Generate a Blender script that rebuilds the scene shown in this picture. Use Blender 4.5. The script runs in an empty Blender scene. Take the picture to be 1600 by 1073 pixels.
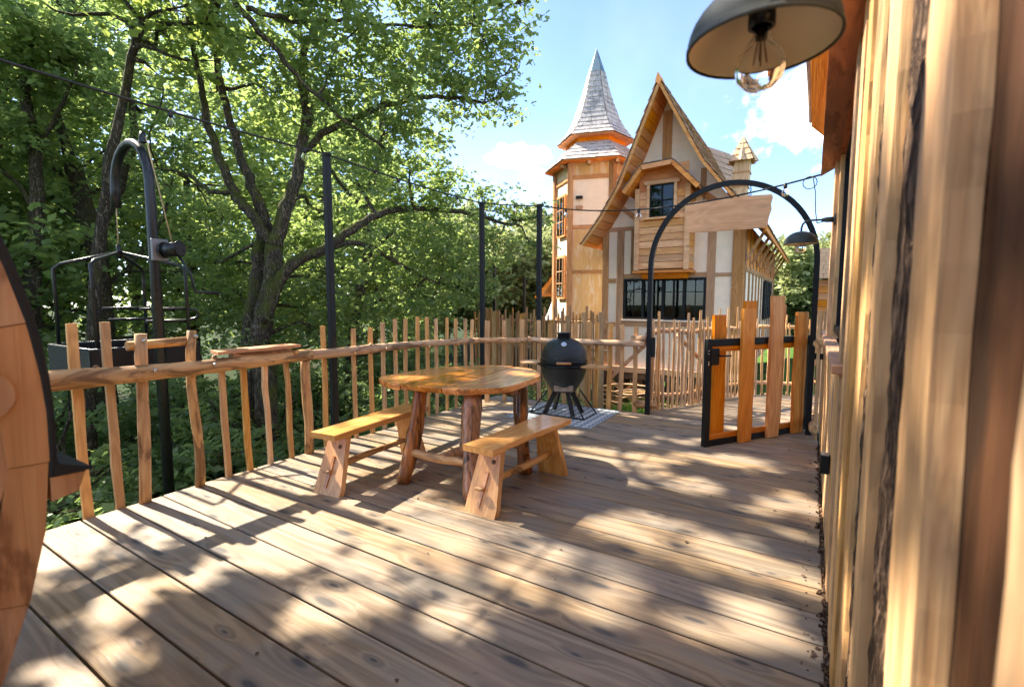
import bpy, math, random
import numpy as np
from mathutils import Vector, Matrix
R = math.radians
random.seed(7); rng = np.random.default_rng(7)
scene = bpy.context.scene
col = scene.collection

# ------------------------------------------------------------------ camera
cam_d = bpy.data.cameras.new('camera'); cam = bpy.data.objects.new('camera', cam_d); col.objects.link(cam)
cam.location = (0, 0, 1.4)
cam.rotation_euler = (R(90 - 5.027), 0, R(31.77))
cam_d.sensor_width = 36; cam_d.lens = 17.01
cam_d.clip_start = 0.02; cam_d.clip_end = 600
cam_d.dof.use_dof = True; cam_d.dof.focus_distance = 4.6; cam_d.dof.aperture_fstop = 3.2
scene.camera = cam
# ------------------------------------------------------------------ light
SUN_EL = 44.5
SD = Vector((1.0, 0.02, -math.tan(R(SUN_EL)))).normalized()     # direction the light travels
sun_d = bpy.data.lights.new('sun', 'SUN'); sun = bpy.data.objects.new('sun', sun_d); col.objects.link(sun)
sun_d.energy = 2.0; sun_d.angle = R(0.8); sun_d.color = (1.0, 0.90, 0.75)
sun.rotation_euler = SD.to_track_quat('-Z', 'Y').to_euler(); sun.location = (-30, 0, 30)
scene.view_settings.view_transform = 'Standard'; scene.view_settings.look = 'None'
scene.view_settings.gamma = 1.0; scene.view_settings.exposure = 3.15
scene.view_settings.use_curve_mapping = False
cy = scene.cycles; cy.max_bounces = 5; cy.diffuse_bounces = 4; cy.glossy_bounces = 2; cy.transmission_bounces = 5; cy.transparent_max_bounces = 8; cy.caustics_reflective = False; cy.caustics_refractive = False; cy.sample_clamp_indirect = 6; cy.use_light_tree = False
w = bpy.data.worlds.new('World'); scene.world = w; w.use_nodes = True
wt = w.node_tree; wt.nodes.clear()
def wn(t, **k):
    n = wt.nodes.new(t)
    for a, b in k.items(): setattr(n, a, b)
    return n
def wmath(op, a, b=None, c=None):
    n = wn('ShaderNodeMath', operation=op)
    for i, v in enumerate((a, b, c)):
        if v is None: continue
        if isinstance(v, (int, float)): n.inputs[i].default_value = v
        else: wt.links.new(v, n.inputs[i])
    return n.outputs[0]
sky = wn('ShaderNodeTexSky', sky_type='NISHITA'); sky.sun_disc = False
sky.sun_elevation = R(SUN_EL); sky.sun_rotation = R(270); sky.air_density = 0.62; sky.dust_density = 0.25; sky.ozone_density = 2.2
tc = wn('ShaderNodeTexCoord')
def wdot(vec):
    n = wn('ShaderNodeVectorMath', operation='DOT_PRODUCT'); wt.links.new(tc.outputs['Generated'], n.inputs[0]); n.inputs[1].default_value = vec
    return n.outputs['Value']
nz = wn('ShaderNodeTexNoise'); nz.inputs['Scale'].default_value = 9; nz.inputs['Detail'].default_value = 7; nz.inputs['Roughness'].default_value = 0.58
wt.links.new(tc.outputs['Generated'], nz.inputs['Vector'])
nzf = wn('ShaderNodeTexNoise'); nzf.inputs['Scale'].default_value = 34; nzf.inputs['Detail'].default_value = 6; nzf.inputs['Roughness'].default_value = 0.6
wt.links.new(tc.outputs['Generated'], nzf.inputs['Vector'])
nfac = wmath('ADD', wmath('MULTIPLY', wmath('SUBTRACT', nz.outputs['Fac'], 0.5), 3.4), wmath('MULTIPLY', wmath('SUBTRACT', nzf.outputs['Fac'], 0.5), 2.6))
total = None
# azimuth from +Y (deg, + = +X), elevation, half width, half height: two in view, the same kind added all round out of view for fill light
CLOUDS = [(0.5, 18.4, 9.5, 4.2), (7.0, 16.5, 9.0, 5.0), (-30.4, 16.2, 3.6, 1.6), (-29.4, 14.4, 1.5, 1.1),
          (48, 24, 13, 6), (88, 16, 13, 5), (110, 38, 14, 8), (150, 20, 15, 6), (-165, 34, 14, 7), (-140, 18, 13, 5), (-112, 26, 12, 6), (70, 52, 14, 9), (170, 58, 16, 10), (-95, 12, 12, 4)]
for az, el, hw, hh in CLOUDS:
    c = Vector((math.sin(R(az)) * math.cos(R(el)), math.cos(R(az)) * math.cos(R(el)), math.sin(R(el))))
    r = Vector((math.cos(R(az)), -math.sin(R(az)), 0)); u = r.cross(c)
    dc = wdot(c); inv = wmath('DIVIDE', 1.0, wmath('MAXIMUM', dc, 0.2))
    a = wmath('MULTIPLY', wmath('MULTIPLY', wdot(r), inv), 1 / math.tan(R(hw)))
    b = wmath('MULTIPLY', wmath('MULTIPLY', wdot(u), inv), 1 / math.tan(R(hh)))
    d2 = wmath('ADD', wmath('MULTIPLY', a, a), wmath('MULTIPLY', b, b))
    v = wmath('ADD', wmath('SUBTRACT', 0.9, d2), nfac)
    sm = wn('ShaderNodeMapRange', interpolation_type='SMOOTHSTEP'); wt.links.new(v, sm.inputs[0])
    sm.inputs[1].default_value = -0.25; sm.inputs[2].default_value = 1.5
    m = wmath('MULTIPLY', sm.outputs[0], wmath('GREATER_THAN', dc, 0.3))
    total = m if total is None else wmath('MAXIMUM', total, m)
nz2 = wn('ShaderNodeTexNoise'); nz2.inputs['Scale'].default_value = 3.0; nz2.inputs['Detail'].default_value = 5
wt.links.new(tc.outputs['Generated'], nz2.inputs['Vector'])
veil = wn('ShaderNodeMapRange', interpolation_type='SMOOTHSTEP'); wt.links.new(nz2.outputs['Fac'], veil.inputs[0])
veil.inputs[1].default_value = 0.35; veil.inputs[2].default_value = 0.8; veil.inputs[3].default_value = 0.0; veil.inputs[4].default_value = 0.035
total = wmath('MAXIMUM', wmath('MULTIPLY', total, 0.78), veil.outputs[0])
mix = wn('ShaderNodeMix', data_type='RGBA'); wt.links.new(total, mix.inputs[0]); wt.links.new(sky.outputs[0], mix.inputs[6]); mix.inputs[7].default_value = (14.0, 13.2, 12.3, 1)
bg = wn('ShaderNodeBackground'); bg.inputs['Strength'].default_value = 0.055
wo = wn('ShaderNodeOutputWorld'); wt.links.new(mix.outputs[2], bg.inputs[0]); wt.links.new(bg.outputs[0], wo.inputs[0])

# ------------------------------------------------------------------ materials
class NT:
    def __init__(s, name):
        s.m = bpy.data.materials.new(name); s.m.use_nodes = True; s.t = s.m.node_tree; s.t.nodes.clear()
        s.out = s.n('ShaderNodeOutputMaterial')
    def n(s, t, **k):
        n = s.t.nodes.new(t)
        for a, b in k.items(): setattr(n, a, b)
        return n
    def l(s, a, b): s.t.links.new(a, b)
    def put(s, sock, v):
        if isinstance(v, (int, float)): sock.default_value = v
        elif isinstance(v, (tuple, list)): sock.default_value = (*v, 1) if len(v) == 3 and sock.type == 'RGBA' else v
        else: s.l(v, sock)
    def math(s, op, a, b=None):
        n = s.n('ShaderNodeMath', operation=op); s.put(n.inputs[0], a)
        if b is not None: s.put(n.inputs[1], b)
        return n.outputs[0]
    def vmath(s, op, a, b):
        n = s.n('ShaderNodeVectorMath', operation=op); s.put(n.inputs[0], a); s.put(n.inputs[1], b); return n.outputs[0]
    def mix(s, f, a, b, mode='MIX'):
        n = s.n('ShaderNodeMix', data_type='RGBA', blend_type=mode); s.put(n.inputs[0], f); s.put(n.inputs[6], a); s.put(n.inputs[7], b); return n.outputs[2]
    def rng(s, v, a, b, c=0.0, d=1.0, smooth=True):
        n = s.n('ShaderNodeMapRange'); n.interpolation_type = 'SMOOTHSTEP' if smooth else 'LINEAR'
        s.put(n.inputs[0], v); s.put(n.inputs[1], a); s.put(n.inputs[2], b); s.put(n.inputs[3], c); s.put(n.inputs[4], d); return n.outputs[0]
    def noise(s, vec, scale, detail=4, rough=.55, dist=0.0):
        n = s.n('ShaderNodeTexNoise'); s.l(vec, n.inputs['Vector']); n.inputs['Scale'].default_value = scale
        n.inputs['Detail'].default_value = detail; n.inputs['Roughness'].default_value = rough; n.inputs['Distortion'].default_value = dist; return n.outputs['Fac']
    def voro(s, vec, scale, feature='F1'):
        n = s.n('ShaderNodeTexVoronoi', feature=feature); s.l(vec, n.inputs['Vector']); n.inputs['Scale'].default_value = scale; return n
    def bump(s, h, strength, dist=.01):
        n = s.n('ShaderNodeBump'); s.l(h, n.inputs['Height']); n.inputs['Strength'].default_value = strength; n.inputs['Distance'].default_value = dist; return n.outputs[0]
    def bsdf(s, color, rough=.5, metal=0, normal=None, spec=.5, coat=0, **kw):
        b = s.n('ShaderNodeBsdfPrincipled'); s.put(b.inputs['Base Color'], color); s.put(b.inputs['Roughness'], rough); s.put(b.inputs['Metallic'], metal)
        s.put(b.inputs['Specular IOR Level'], spec); s.put(b.inputs['Coat Weight'], coat)
        if normal is not None: s.l(normal, b.inputs['Normal'])
        for k, v in kw.items(): s.put(b.inputs[k], v)
        return b.outputs[0]
    def done(s, sh): s.l(sh, s.out.inputs[0]); return s.m

def coords(t, space='Object'):
    tcn = t.n('ShaderNodeTexCoord'); oi = t.n('ShaderNodeObjectInfo')
    cx = t.n('ShaderNodeCombineXYZ'); 
    r1 = t.math('MULTIPLY', oi.outputs['Random'], 53.0)
    r2 = t.math('MULTIPLY', t.math('FRACT', t.math('MULTIPLY', oi.outputs['Random'], 17.31)), 41.0)
    t.l(r1, cx.inputs[0]); t.l(r2, cx.inputs[1]); t.l(r1, cx.inputs[2])
    return t.vmath('ADD', tcn.outputs[space], cx.outputs[0]), oi.outputs['Random']

def poscoords(t):
    g = t.n('ShaderNodeNewGeometry'); oi = t.n('ShaderNodeObjectInfo'); return g.outputs['Position'], oi.outputs['Random']

def wood(name, light, dark, axis='Z', rough=.6, var=.22, knots=.5, grain=1.0, coat=0.0, bump=.35, stain=None, stain_amt=0.0, stripes=0.0, knotcol=None, pos=False):
    t = NT(name); v, rnd = poscoords(t) if pos else coords(t)
    mp = t.n('ShaderNodeMapping'); t.l(v, mp.inputs[0])
    sc = [10 * grain] * 3; sc['XYZ'.index(axis)] = 0.7 * grain; mp.inputs['Scale'].default_value = sc
    g1 = t.noise(mp.outputs[0], 1.0, 4, .6, .9)
    mp2 = t.n('ShaderNodeMapping'); t.l(v, mp2.inputs[0])
    sc = [70 * grain] * 3; sc['XYZ'.index(axis)] = 2.2 * grain; mp2.inputs['Scale'].default_value = sc
    g2 = t.noise(mp2.outputs[0], 1.0, 2, .6, .4)
    # growth-ring figure
    mp3 = t.n('ShaderNodeMapping'); t.l(v, mp3.inputs[0]); sc = [2.6] * 3; sc['XYZ'.index(axis)] = 0.35; mp3.inputs['Scale'].default_value = sc
    low = t.noise(mp3.outputs[0], 1.6, 3, .5, .3)
    rings = t.math('SINE', t.math('MULTIPLY', low, 90.0 * grain))
    f = t.math('ADD', t.math('MULTIPLY', g1, .62), t.math('MULTIPLY', g2, .3))
    f = t.math('ADD', f, t.math('MULTIPLY', rings, .06))
    c = t.mix(t.rng(f, .28, .68), dark, light)
    if stripes:
        st = t.rng(t.noise(mp3.outputs[0], 3.2, 4, .6, 1.2), .50, .62)
        c = t.mix(t.math('MULTIPLY', st, stripes), c, tuple(x * .28 for x in dark))
    if stain:
        ms = t.n('ShaderNodeMapping'); t.l(v, ms.inputs[0]); sc = [8.0] * 3; sc['XYZ'.index(axis)] = 2.2; ms.inputs['Scale'].default_value = sc
        s1 = t.rng(t.noise(ms.outputs[0], 1.2, 4, .6, .8), .49, .60)
        c = t.mix(t.math('MULTIPLY', s1, stain_amt), c, stain)
    h = f
    if knots:
        mk = t.n('ShaderNodeMapping'); t.l(v, mk.inputs[0]); sc = [5.2] * 3; sc['XYZ'.index(axis)] = 2.0; mk.inputs['Scale'].default_value = sc
        wv = t.n('ShaderNodeTexNoise'); t.l(mk.outputs[0], wv.inputs['Vector']); wv.inputs['Scale'].default_value = 2.5
        vv = t.vmath('ADD', mk.outputs[0], t.vmath('SCALE', wv.outputs['Color'], (0, 0, 0))) if False else mk.outputs[0]
        vo = t.voro(vv, 1.0); vo.inputs['Randomness'].default_value = 1.0
        pick = t.math('GREATER_THAN', t.n_sep(vo.outputs['Color']) if hasattr(t, 'n_sep') else vo.outputs['Color'], .45)
        k = t.math('MULTIPLY', t.rng(t.math('ADD', vo.outputs['Distance'], t.math('MULTIPLY', wv.outputs['Fac'], .12)), .10, .27, 1.0, 0.0), pick)
        c = t.mix(t.math('MULTIPLY', k, knots), c, knotcol or tuple(x * .35 for x in dark))
    vr = t.rng(rnd, 0, 1, 1 - var, 1 + var, False)
    hsv = t.n('ShaderNodeHueSaturation'); t.l(c, hsv.inputs['Color']); t.l(vr, hsv.inputs['Value'])
    t.l(t.rng(t.math('FRACT', t.math('MULTIPLY', rnd, 7.77)), 0, 1, .85, 1.12, False), hsv.inputs['Saturation'])
    rr = t.rng(g2, .2, .8, max(rough - .12, .05), min(rough + .12, 1))
    return t.done(t.bsdf(hsv.outputs[0], rr, normal=t.bump(g2, bump, .006), spec=.22, coat=coat, **({'Coat Roughness': .12} if coat else {})))

def plain(name, c, rough=.5, metal=0, nscale=0, namt=.15, bump=0, spec=.5, coat=0):
    t = NT(name); cc = c; nrm = None
    if nscale:
        v, rnd = coords(t); nzz = t.noise(v, nscale, 5, .6)
        cc = t.mix(t.rng(nzz, .25, .75), tuple(x * (1 - namt) for x in c), tuple(min(x * (1 + namt), 1) for x in c))
        if bump: nrm = t.bump(nzz, bump, .01)
        rough = t.rng(nzz, .2, .8, max(rough - .08, .03), min(rough + .1, 1))
    return t.done(t.bsdf(cc, rough, metal, nrm, spec, coat))

def bark(name, c1, c2, moss=0.0, scale=1.0):
    t = NT(name); v, rnd = coords(t); mp = t.n('ShaderNodeMapping'); t.l(v, mp.inputs[0]); mp.inputs['Scale'].default_value = (1, 1, .22)
    n0 = t.noise(mp.outputs[0], 26 * scale, 3, .6, 1.6); n1 = t.noise(mp.outputs[0], 11 * scale, 6, .7, .8)
    f = t.math('ADD', t.math('MULTIPLY', t.rng(t.math('ABSOLUTE', t.math('SUBTRACT', n0, .5)), 0, .13), .5), t.math('MULTIPLY', n1, .6))
    c = t.mix(t.rng(f, .3, .9), c1, c2)
    if moss:
        geo = t.n('ShaderNodeNewGeometry'); sp = t.n('ShaderNodeSeparateXYZ'); t.l(geo.outputs['Normal'], sp.inputs[0])
        mm = t.math('MULTIPLY', t.rng(t.math('ADD', t.noise(v, 3, 4, .6), t.math('MULTIPLY', sp.outputs[2], .25)), .5, .68), moss)
        c = t.mix(mm, c, (.10, .12, .018))
    return t.done(t.bsdf(c, .9, normal=t.bump(f, 1.0, .03), spec=.15))

def leafmat(name, c_dark, c_light, trans, tcol):
    t = NT(name); at = t.n('ShaderNodeAttribute', attribute_name='tint'); f = at.outputs['Fac']
    c = t.mix(f, c_dark, c_light)
    df = t.n('ShaderNodeBsdfDiffuse'); t.l(c, df.inputs[0]); gl = t.n('ShaderNodeBsdfGlossy'); gl.inputs['Roughness'].default_value = .38; gl.inputs[0].default_value = (.9, 1, .85, 1)
    d = t.n('ShaderNodeMixShader'); d.inputs[0].default_value = .055; t.l(df.outputs[0], d.inputs[1]); t.l(gl.outputs[0], d.inputs[2])
    tr = t.n('ShaderNodeBsdfTranslucent'); t.l(t.mix(f, tuple(x * .75 for x in tcol), tcol), tr.inputs[0])
    ms = t.n('ShaderNodeMixShader'); ms.inputs[0].default_value = trans; t.l(d.outputs[0], ms.inputs[1]); t.l(tr.outputs[0], ms.inputs[2])
    return t.done(ms.outputs[0])

def glassmat(name, tint=(.02, .03, .03), refl=.5):
    t = NT(name); fr = t.n('ShaderNodeFresnel'); fr.inputs[0].default_value = 1.5
    g = t.n('ShaderNodeBsdfGlossy'); g.inputs['Roughness'].default_value = .02; tr = t.n('ShaderNodeBsdfTransparent'); tr.inputs[0].default_value = (*tint, 1)
    ms = t.n('ShaderNodeMixShader'); t.l(t.math('ADD', fr.outputs[0], refl * .1), ms.inputs[0]); t.l(tr.outputs[0], ms.inputs[1]); t.l(g.outputs[0], ms.inputs[2])
    return t.done(ms.outputs[0])

M = {}
def deckmat():
    t = NT('weathered_deck_board'); v, rnd = coords(t)
    def mapped(sx, sy, sz=1.0):
        mp = t.n('ShaderNodeMapping'); t.l(v, mp.inputs[0]); mp.inputs['Scale'].default_value = (sx, sy, sz); return mp.outputs[0]
    warp = t.noise(mapped(1.2, 5), 1.0, 2, .5)
    kn = t.n('ShaderNodeTexVoronoi', feature='F1', voronoi_dimensions='2D'); t.l(mapped(2.1, 6.5), kn.inputs['Vector']); kn.inputs['Scale'].default_value = 1.0
    pick = t.math('GREATER_THAN', kn.outputs['Color'], .42)
    d = t.math('ADD', t.math('MULTIPLY', kn.outputs['Distance'], t.rng(kn.outputs['Color'], .42, .75, 2.4, .85, False)), t.math('MULTIPLY', t.math('SUBTRACT', warp, .5), .16))
    core = t.math('MULTIPLY', t.rng(d, .045, .15, 1.0, 0.0), pick); halo = t.math('MULTIPLY', t.rng(d, .10, .52, 1.0, 0.0), pick)
    sp = t.n('ShaderNodeSeparateXYZ'); t.l(v, sp.inputs[0])
    low = t.noise(mapped(.28, 3.2), 1.0, 3, .5, .2)
    ph = t.math('ADD', t.math('MULTIPLY', low, 70.0), t.math('MULTIPLY', sp.outputs[1], 60.0))
    ph = t.math('ADD', ph, t.math('MULTIPLY', halo, 7.0))
    ring = t.math('ADD', t.math('MULTIPLY', t.math('SINE', ph), .5), .5)
    fine = t.noise(mapped(3.5, 110), 1.0, 2, .6)
    g = t.math('ADD', t.math('MULTIPLY', ring, .36), t.math('MULTIPLY', fine, .64))
    c = t.mix(t.rng(g, .15, .85), (.215, .142, .078), (.385, .275, .162))
    grey = t.rng(t.noise(mapped(1.5, 4.0), 1.3, 4, .6, .4), .42, .64)
    c = t.mix(t.math('MULTIPLY', grey, .62), c, t.mix(g, (.175, .152, .118), (.29, .256, .205)))
    c = t.mix(t.math('MULTIPLY', t.rng(t.noise(mapped(.9, 2.2), 2.0, 2, .5), .52, .72), .35), c, (.42, .262, .152))
    c = t.mix(t.math('MULTIPLY', halo, .42), c, (.125, .108, .095))
    c = t.mix(t.math('MULTIPLY', core, .78), c, (.042, .044, .048))
    blotch = t.rng(t.noise(mapped(5, 9), 1.5, 3, .6), .66, .76); c = t.mix(t.math('MULTIPLY', blotch, .45), c, (.07, .066, .066))
    hsv = t.n('ShaderNodeHueSaturation'); t.l(c, hsv.inputs['Color']); t.l(t.rng(rnd, 0, 1, .88, 1.12, False), hsv.inputs['Value'])
    t.l(t.rng(t.math('FRACT', t.math('MULTIPLY', rnd, 9.1)), 0, 1, .8, 1.12, False), hsv.inputs['Saturation'])
    return t.done(t.bsdf(hsv.outputs[0], t.rng(g, .1, .9, .5, .72), normal=t.bump(g, .35, .004), spec=.35))
M['deck'] = deckmat()
M['larch_z'] = wood('larch_upright', (0.72, 0.43, 0.175), (0.5, 0.255, 0.09), 'Z', .6, .2, .35)
M['larch_x'] = wood('larch_along_x', (0.7, 0.38, 0.155), (0.47, 0.21, 0.075), 'X', .6, .2, .35)
M['larch_y'] = wood('larch_along_y', (0.7, 0.37, 0.15), (0.46, 0.2, 0.07), 'Y', .6, .2, .35)
M['log_y'] = wood('peeled_log_y', (0.7, 0.46, 0.225), (0.46, 0.245, 0.1), 'Y', .6, .1, .6, .8, bump=.9, stain=(.11, .055, .03), stain_amt=.75)
M['log_x'] = wood('peeled_log_x', (0.7, 0.45, 0.24), (0.47, 0.24, 0.105), 'X', .6, .1, .6, .8, bump=.9, stain=(.16, .09, .05), stain_amt=.5)
M['log_z'] = wood('peeled_log_z', (0.68, 0.43, 0.2), (0.44, 0.23, 0.09), 'Z', .6, .12, .6, .8, bump=.9, stain=(.09, .045, .025), stain_amt=.7)
M['picket'] = wood('split_picket', (0.74, 0.47, 0.25), (0.52, 0.28, 0.12), 'Z', .65, .25, .4)
M['table_leg'] = wood('varnished_yew_leg', (0.48, 0.19, 0.06), (0.17, 0.065, 0.024), 'Z', .3, .1, .5, .9, .5, .5, stripes=.95)
M['table_top'] = wood('varnished_top', (0.72, 0.34, 0.115), (0.44, 0.165, 0.05), 'Y', .28, .2, .5, .9, .6, .15, (.10, .04, .015), .5)
M['bench_y'] = wood('oiled_oak_y', (0.78, 0.45, 0.21), (0.55, 0.28, 0.11), 'Y', .36, .12, .3, 1, .3, .15)
M['bench_z'] = wood('oiled_oak_z', (0.74, 0.42, 0.18), (0.52, 0.25, 0.095), 'Z', .4, .1, .4, 1, .25, .2)
M['gate_z'] = wood('stained_gate_board', (0.78, 0.34, 0.095), (0.56, 0.19, 0.045), 'Z', .5, .16, .35)
M['gate_x'] = wood('stained_gate_rail', (0.7, 0.25, 0.05), (0.46, 0.14, 0.026), 'X', .5, .1, .3)
M['sign'] = wood('sign_board', (0.82, 0.49, 0.26), (0.64, 0.34, 0.165), 'X', .55, .05, .3, 1.1)
M['timber_z'] = wood('oak_timber_z', (0.54, 0.3, 0.15), (0.35, 0.18, 0.085), 'Z', .7, .2, .6)
M['timber_x'] = wood('oak_timber_x', (0.62, 0.35, 0.175), (0.41, 0.205, 0.095), 'X', .7, .2, .5)
M['timber_y'] = wood('oak_timber_y', (0.62, 0.35, 0.175), (0.41, 0.205, 0.095), 'Y', .7, .2, .5)
M['siding'] = wood('siding_larch', (0.82, 0.45, 0.21), (0.6, 0.27, 0.11), 'X', .65, .16, .6)
M['soffit'] = wood('soffit_larch', (0.86, 0.34, 0.075), (0.64, 0.205, 0.04), 'Y', .6, .15, .4)
M['soffit_x'] = wood('soffit_larch_x', (0.86, 0.34, 0.075), (0.64, 0.205, 0.04), 'X', .6, .15, .4)
M['fascia'] = wood('fascia_redwood', (0.55, 0.19, 0.07), (0.34, 0.1, 0.036), 'Y', .6, .1, .8, .6, stain=(.10, .03, .015), stain_amt=.5)
M['clad'] = wood('cladding_board', (0.76, 0.47, 0.215), (0.55, 0.29, 0.115), 'Z', .6, .2, .35, .9, stain=(.24, .15, .08), stain_amt=.35)
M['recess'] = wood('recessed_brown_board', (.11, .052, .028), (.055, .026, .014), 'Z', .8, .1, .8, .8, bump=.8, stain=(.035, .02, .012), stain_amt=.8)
M['ledge'] = wood('ledge_board', (0.6, 0.33, 0.19), (0.44, 0.22, 0.115), 'Y', .6, .05, .3)
M['barrel'] = wood('barrel_wood', (0.6, 0.35, 0.195), (0.4, 0.215, 0.11), 'Z', .7, .02, .8, .6, pos=True, bump=.8, stain=(.20, .095, .05), stain_amt=.7)
M['barkslab'] = bark('bark_slab', (.055, .032, .02), (.30, .19, .12), 0, 1.0)
M['trunk'] = bark('oak_bark', (.05, .042, .032), (.21, .18, .135), .75)
M['trunk_dark'] = bark('dark_bark', (.042, .036, .028), (.16, .135, .10), .35)
M['steel'] = plain('black_steel', (.008, .009, .010), .5, 0, 40, .3, .1, .25)
M['hoist'] = plain('black_painted_pipe', (.014, .017, .02), .33, .2, 30, .3, .05)
M['chrome'] = plain('bolt_metal', (.6, .6, .58), .25, 1.0)
M['zinc'] = plain('zinc_tip', (.20, .27, .29), .4, .85, 8, .25)
M['ceramic'] = None
t = NT('dimpled_black_ceramic'); v, rnd = coords(t); vo = t.voro(v, 80)
M['ceramic'] = t.done(t.bsdf((.006, .011, .012), .3, 0, t.bump(vo.outputs['Distance'], 1.0, .006), .45, .1))
M['band'] = plain('band_metal', (.02, .025, .028), .25, .8)
M['plaster'] = plain('cream_plaster', (.91, .765, .61), .9, 0, 5, .05, .12, .15)
M['ply'] = wood('stained_plywood', (.70, .45, .19), (.60, .36, .14), 'Z', .6, .03, 0, .35, stain=(.72, .58, .40), stain_amt=.8)
M['shingle_grey'] = wood('weathered_shingle', (0.55, 0.52, 0.49), (0.34, 0.325, 0.32), 'Z', .75, .12, 0, 1, stain=(.17, .165, .17), stain_amt=.5)
M['shingle_red'] = wood('cedar_shingle', (0.56, 0.36, 0.24), (0.33, 0.2, 0.13), 'Z', .7, .15, 0, 1, stain=(.30, .23, .19), stain_amt=.5)
M['shingle_tan'] = wood('new_shingle', (0.74, 0.48, 0.26), (0.54, 0.31, 0.15), 'Z', .7, .1, 0, 1)
M['slate'] = plain('dark_shingle', (.10, .095, .09), .7, 0, 12, .4, .3)
M['glass'] = glassmat('window_glass', (.42, .46, .46), .1)
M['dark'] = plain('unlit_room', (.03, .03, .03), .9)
M['room'] = plain('room_wall', (.16, .12, .08), .9)
M['curtain'] = plain('blue_curtain', (.03, .05, .085), .9, 0, 25, .3)
M['white'] = plain('white_tarp', (.75, .75, .74), .7)
M['shade_out'] = plain('lamp_enamel_outside', (.05, .06, .057), .62, 0, 26, .3, .1, .3)
M['shade_in'] = plain('lamp_enamel_inside', (.88, .80, .66), .6)
t = NT('clear_bulb'); M['bulb'] = t.done(t.bsdf((1, 1, 1), .02, 0, None, .5, 0, **{'Transmission Weight': 1.0, 'IOR': 1.12}))
M['filament'] = plain('amber_filament', (.75, .30, .06), .4)
M['rope'] = plain('rope', (.42, .33, .18), .9, 0, 60, .3)
M['cable'] = plain('rubber_cable', (.012, .012, .013), .55)
M['membrane'] = plain('black_membrane', (.012, .013, .015), .8, 0, 30, .3, .2)
M['brown'] = plain('dark_brown_sill', (.11, .06, .035), .7, 0, 9, .3, .2)
t = NT('checked_rug'); tcn = t.n('ShaderNodeTexCoord'); mp = t.n('ShaderNodeMapping'); t.l(tcn.outputs['Object'], mp.inputs[0]); mp.inputs['Rotation'].default_value = (0, 0, R(45)); mp.inputs['Scale'].default_value = (15, 15, 15)
ck = t.n('ShaderNodeTexChecker'); t.l(mp.outputs[0], ck.inputs[0]); ck.inputs['Scale'].default_value = 1.0; ck.inputs[1].default_value = (.66, .67, .66, 1); ck.inputs[2].default_value = (.13, .20, .25, 1)
fz = t.noise(tcn.outputs['Object'], 260, 2); M['rug'] = t.done(t.bsdf(t.mix(.25, ck.outputs[0], t.mix(fz, (.2, .25, .28), (.7, .7, .7))), .95, normal=t.bump(fz, .5, .004), spec=.1))
t = NT('forest_floor'); tcn = t.n('ShaderNodeTexCoord'); a = t.noise(tcn.outputs['Object'], 1.2, 6, .7); b = t.noise(tcn.outputs['Object'], 14, 5, .7)
sp = t.n('ShaderNodeSeparateXYZ'); t.l(tcn.outputs['Object'], sp.inputs[0])
gr = t.math('MULTIPLY', t.rng(sp.outputs[0], -3.8, -2.6), t.rng(a, .3, .5)); c = t.mix(t.rng(b, .3, .7), (.022, .018, .011), (.06, .05, .028)); c = t.mix(t.rng(a, .38, .55), c, (.03, .055, .015))
M['floor'] = t.done(t.bsdf(t.mix(gr, c, (.07, .14, .025)), .95, normal=t.bump(b, .8, .05), spec=.1))
M['leaf_oak'] = leafmat('oak_leaf', (.085, .145, .052), (.18, .245, .095), .52, (.46, .60, .17))
M['leaf_deep'] = leafmat('deep_leaf', (.075, .14, .06), (.16, .225, .10), .52, (.43, .58, .19))
M['leaf_lime'] = leafmat('lime_leaf', (.10, .165, .04), (.19, .26, .075), .55, (.50, .62, .14))
M['leaf_far'] = leafmat('far_leaf', (.20, .24, .10), (.38, .40, .19), .4, (.55, .60, .25))  # paleness of sun and haze on the far trees put into the leaf colour
M['grass'] = leafmat('grass_blade', (.04, .10, .015), (.10, .20, .03), .35, (.16, .28, .03))

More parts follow.
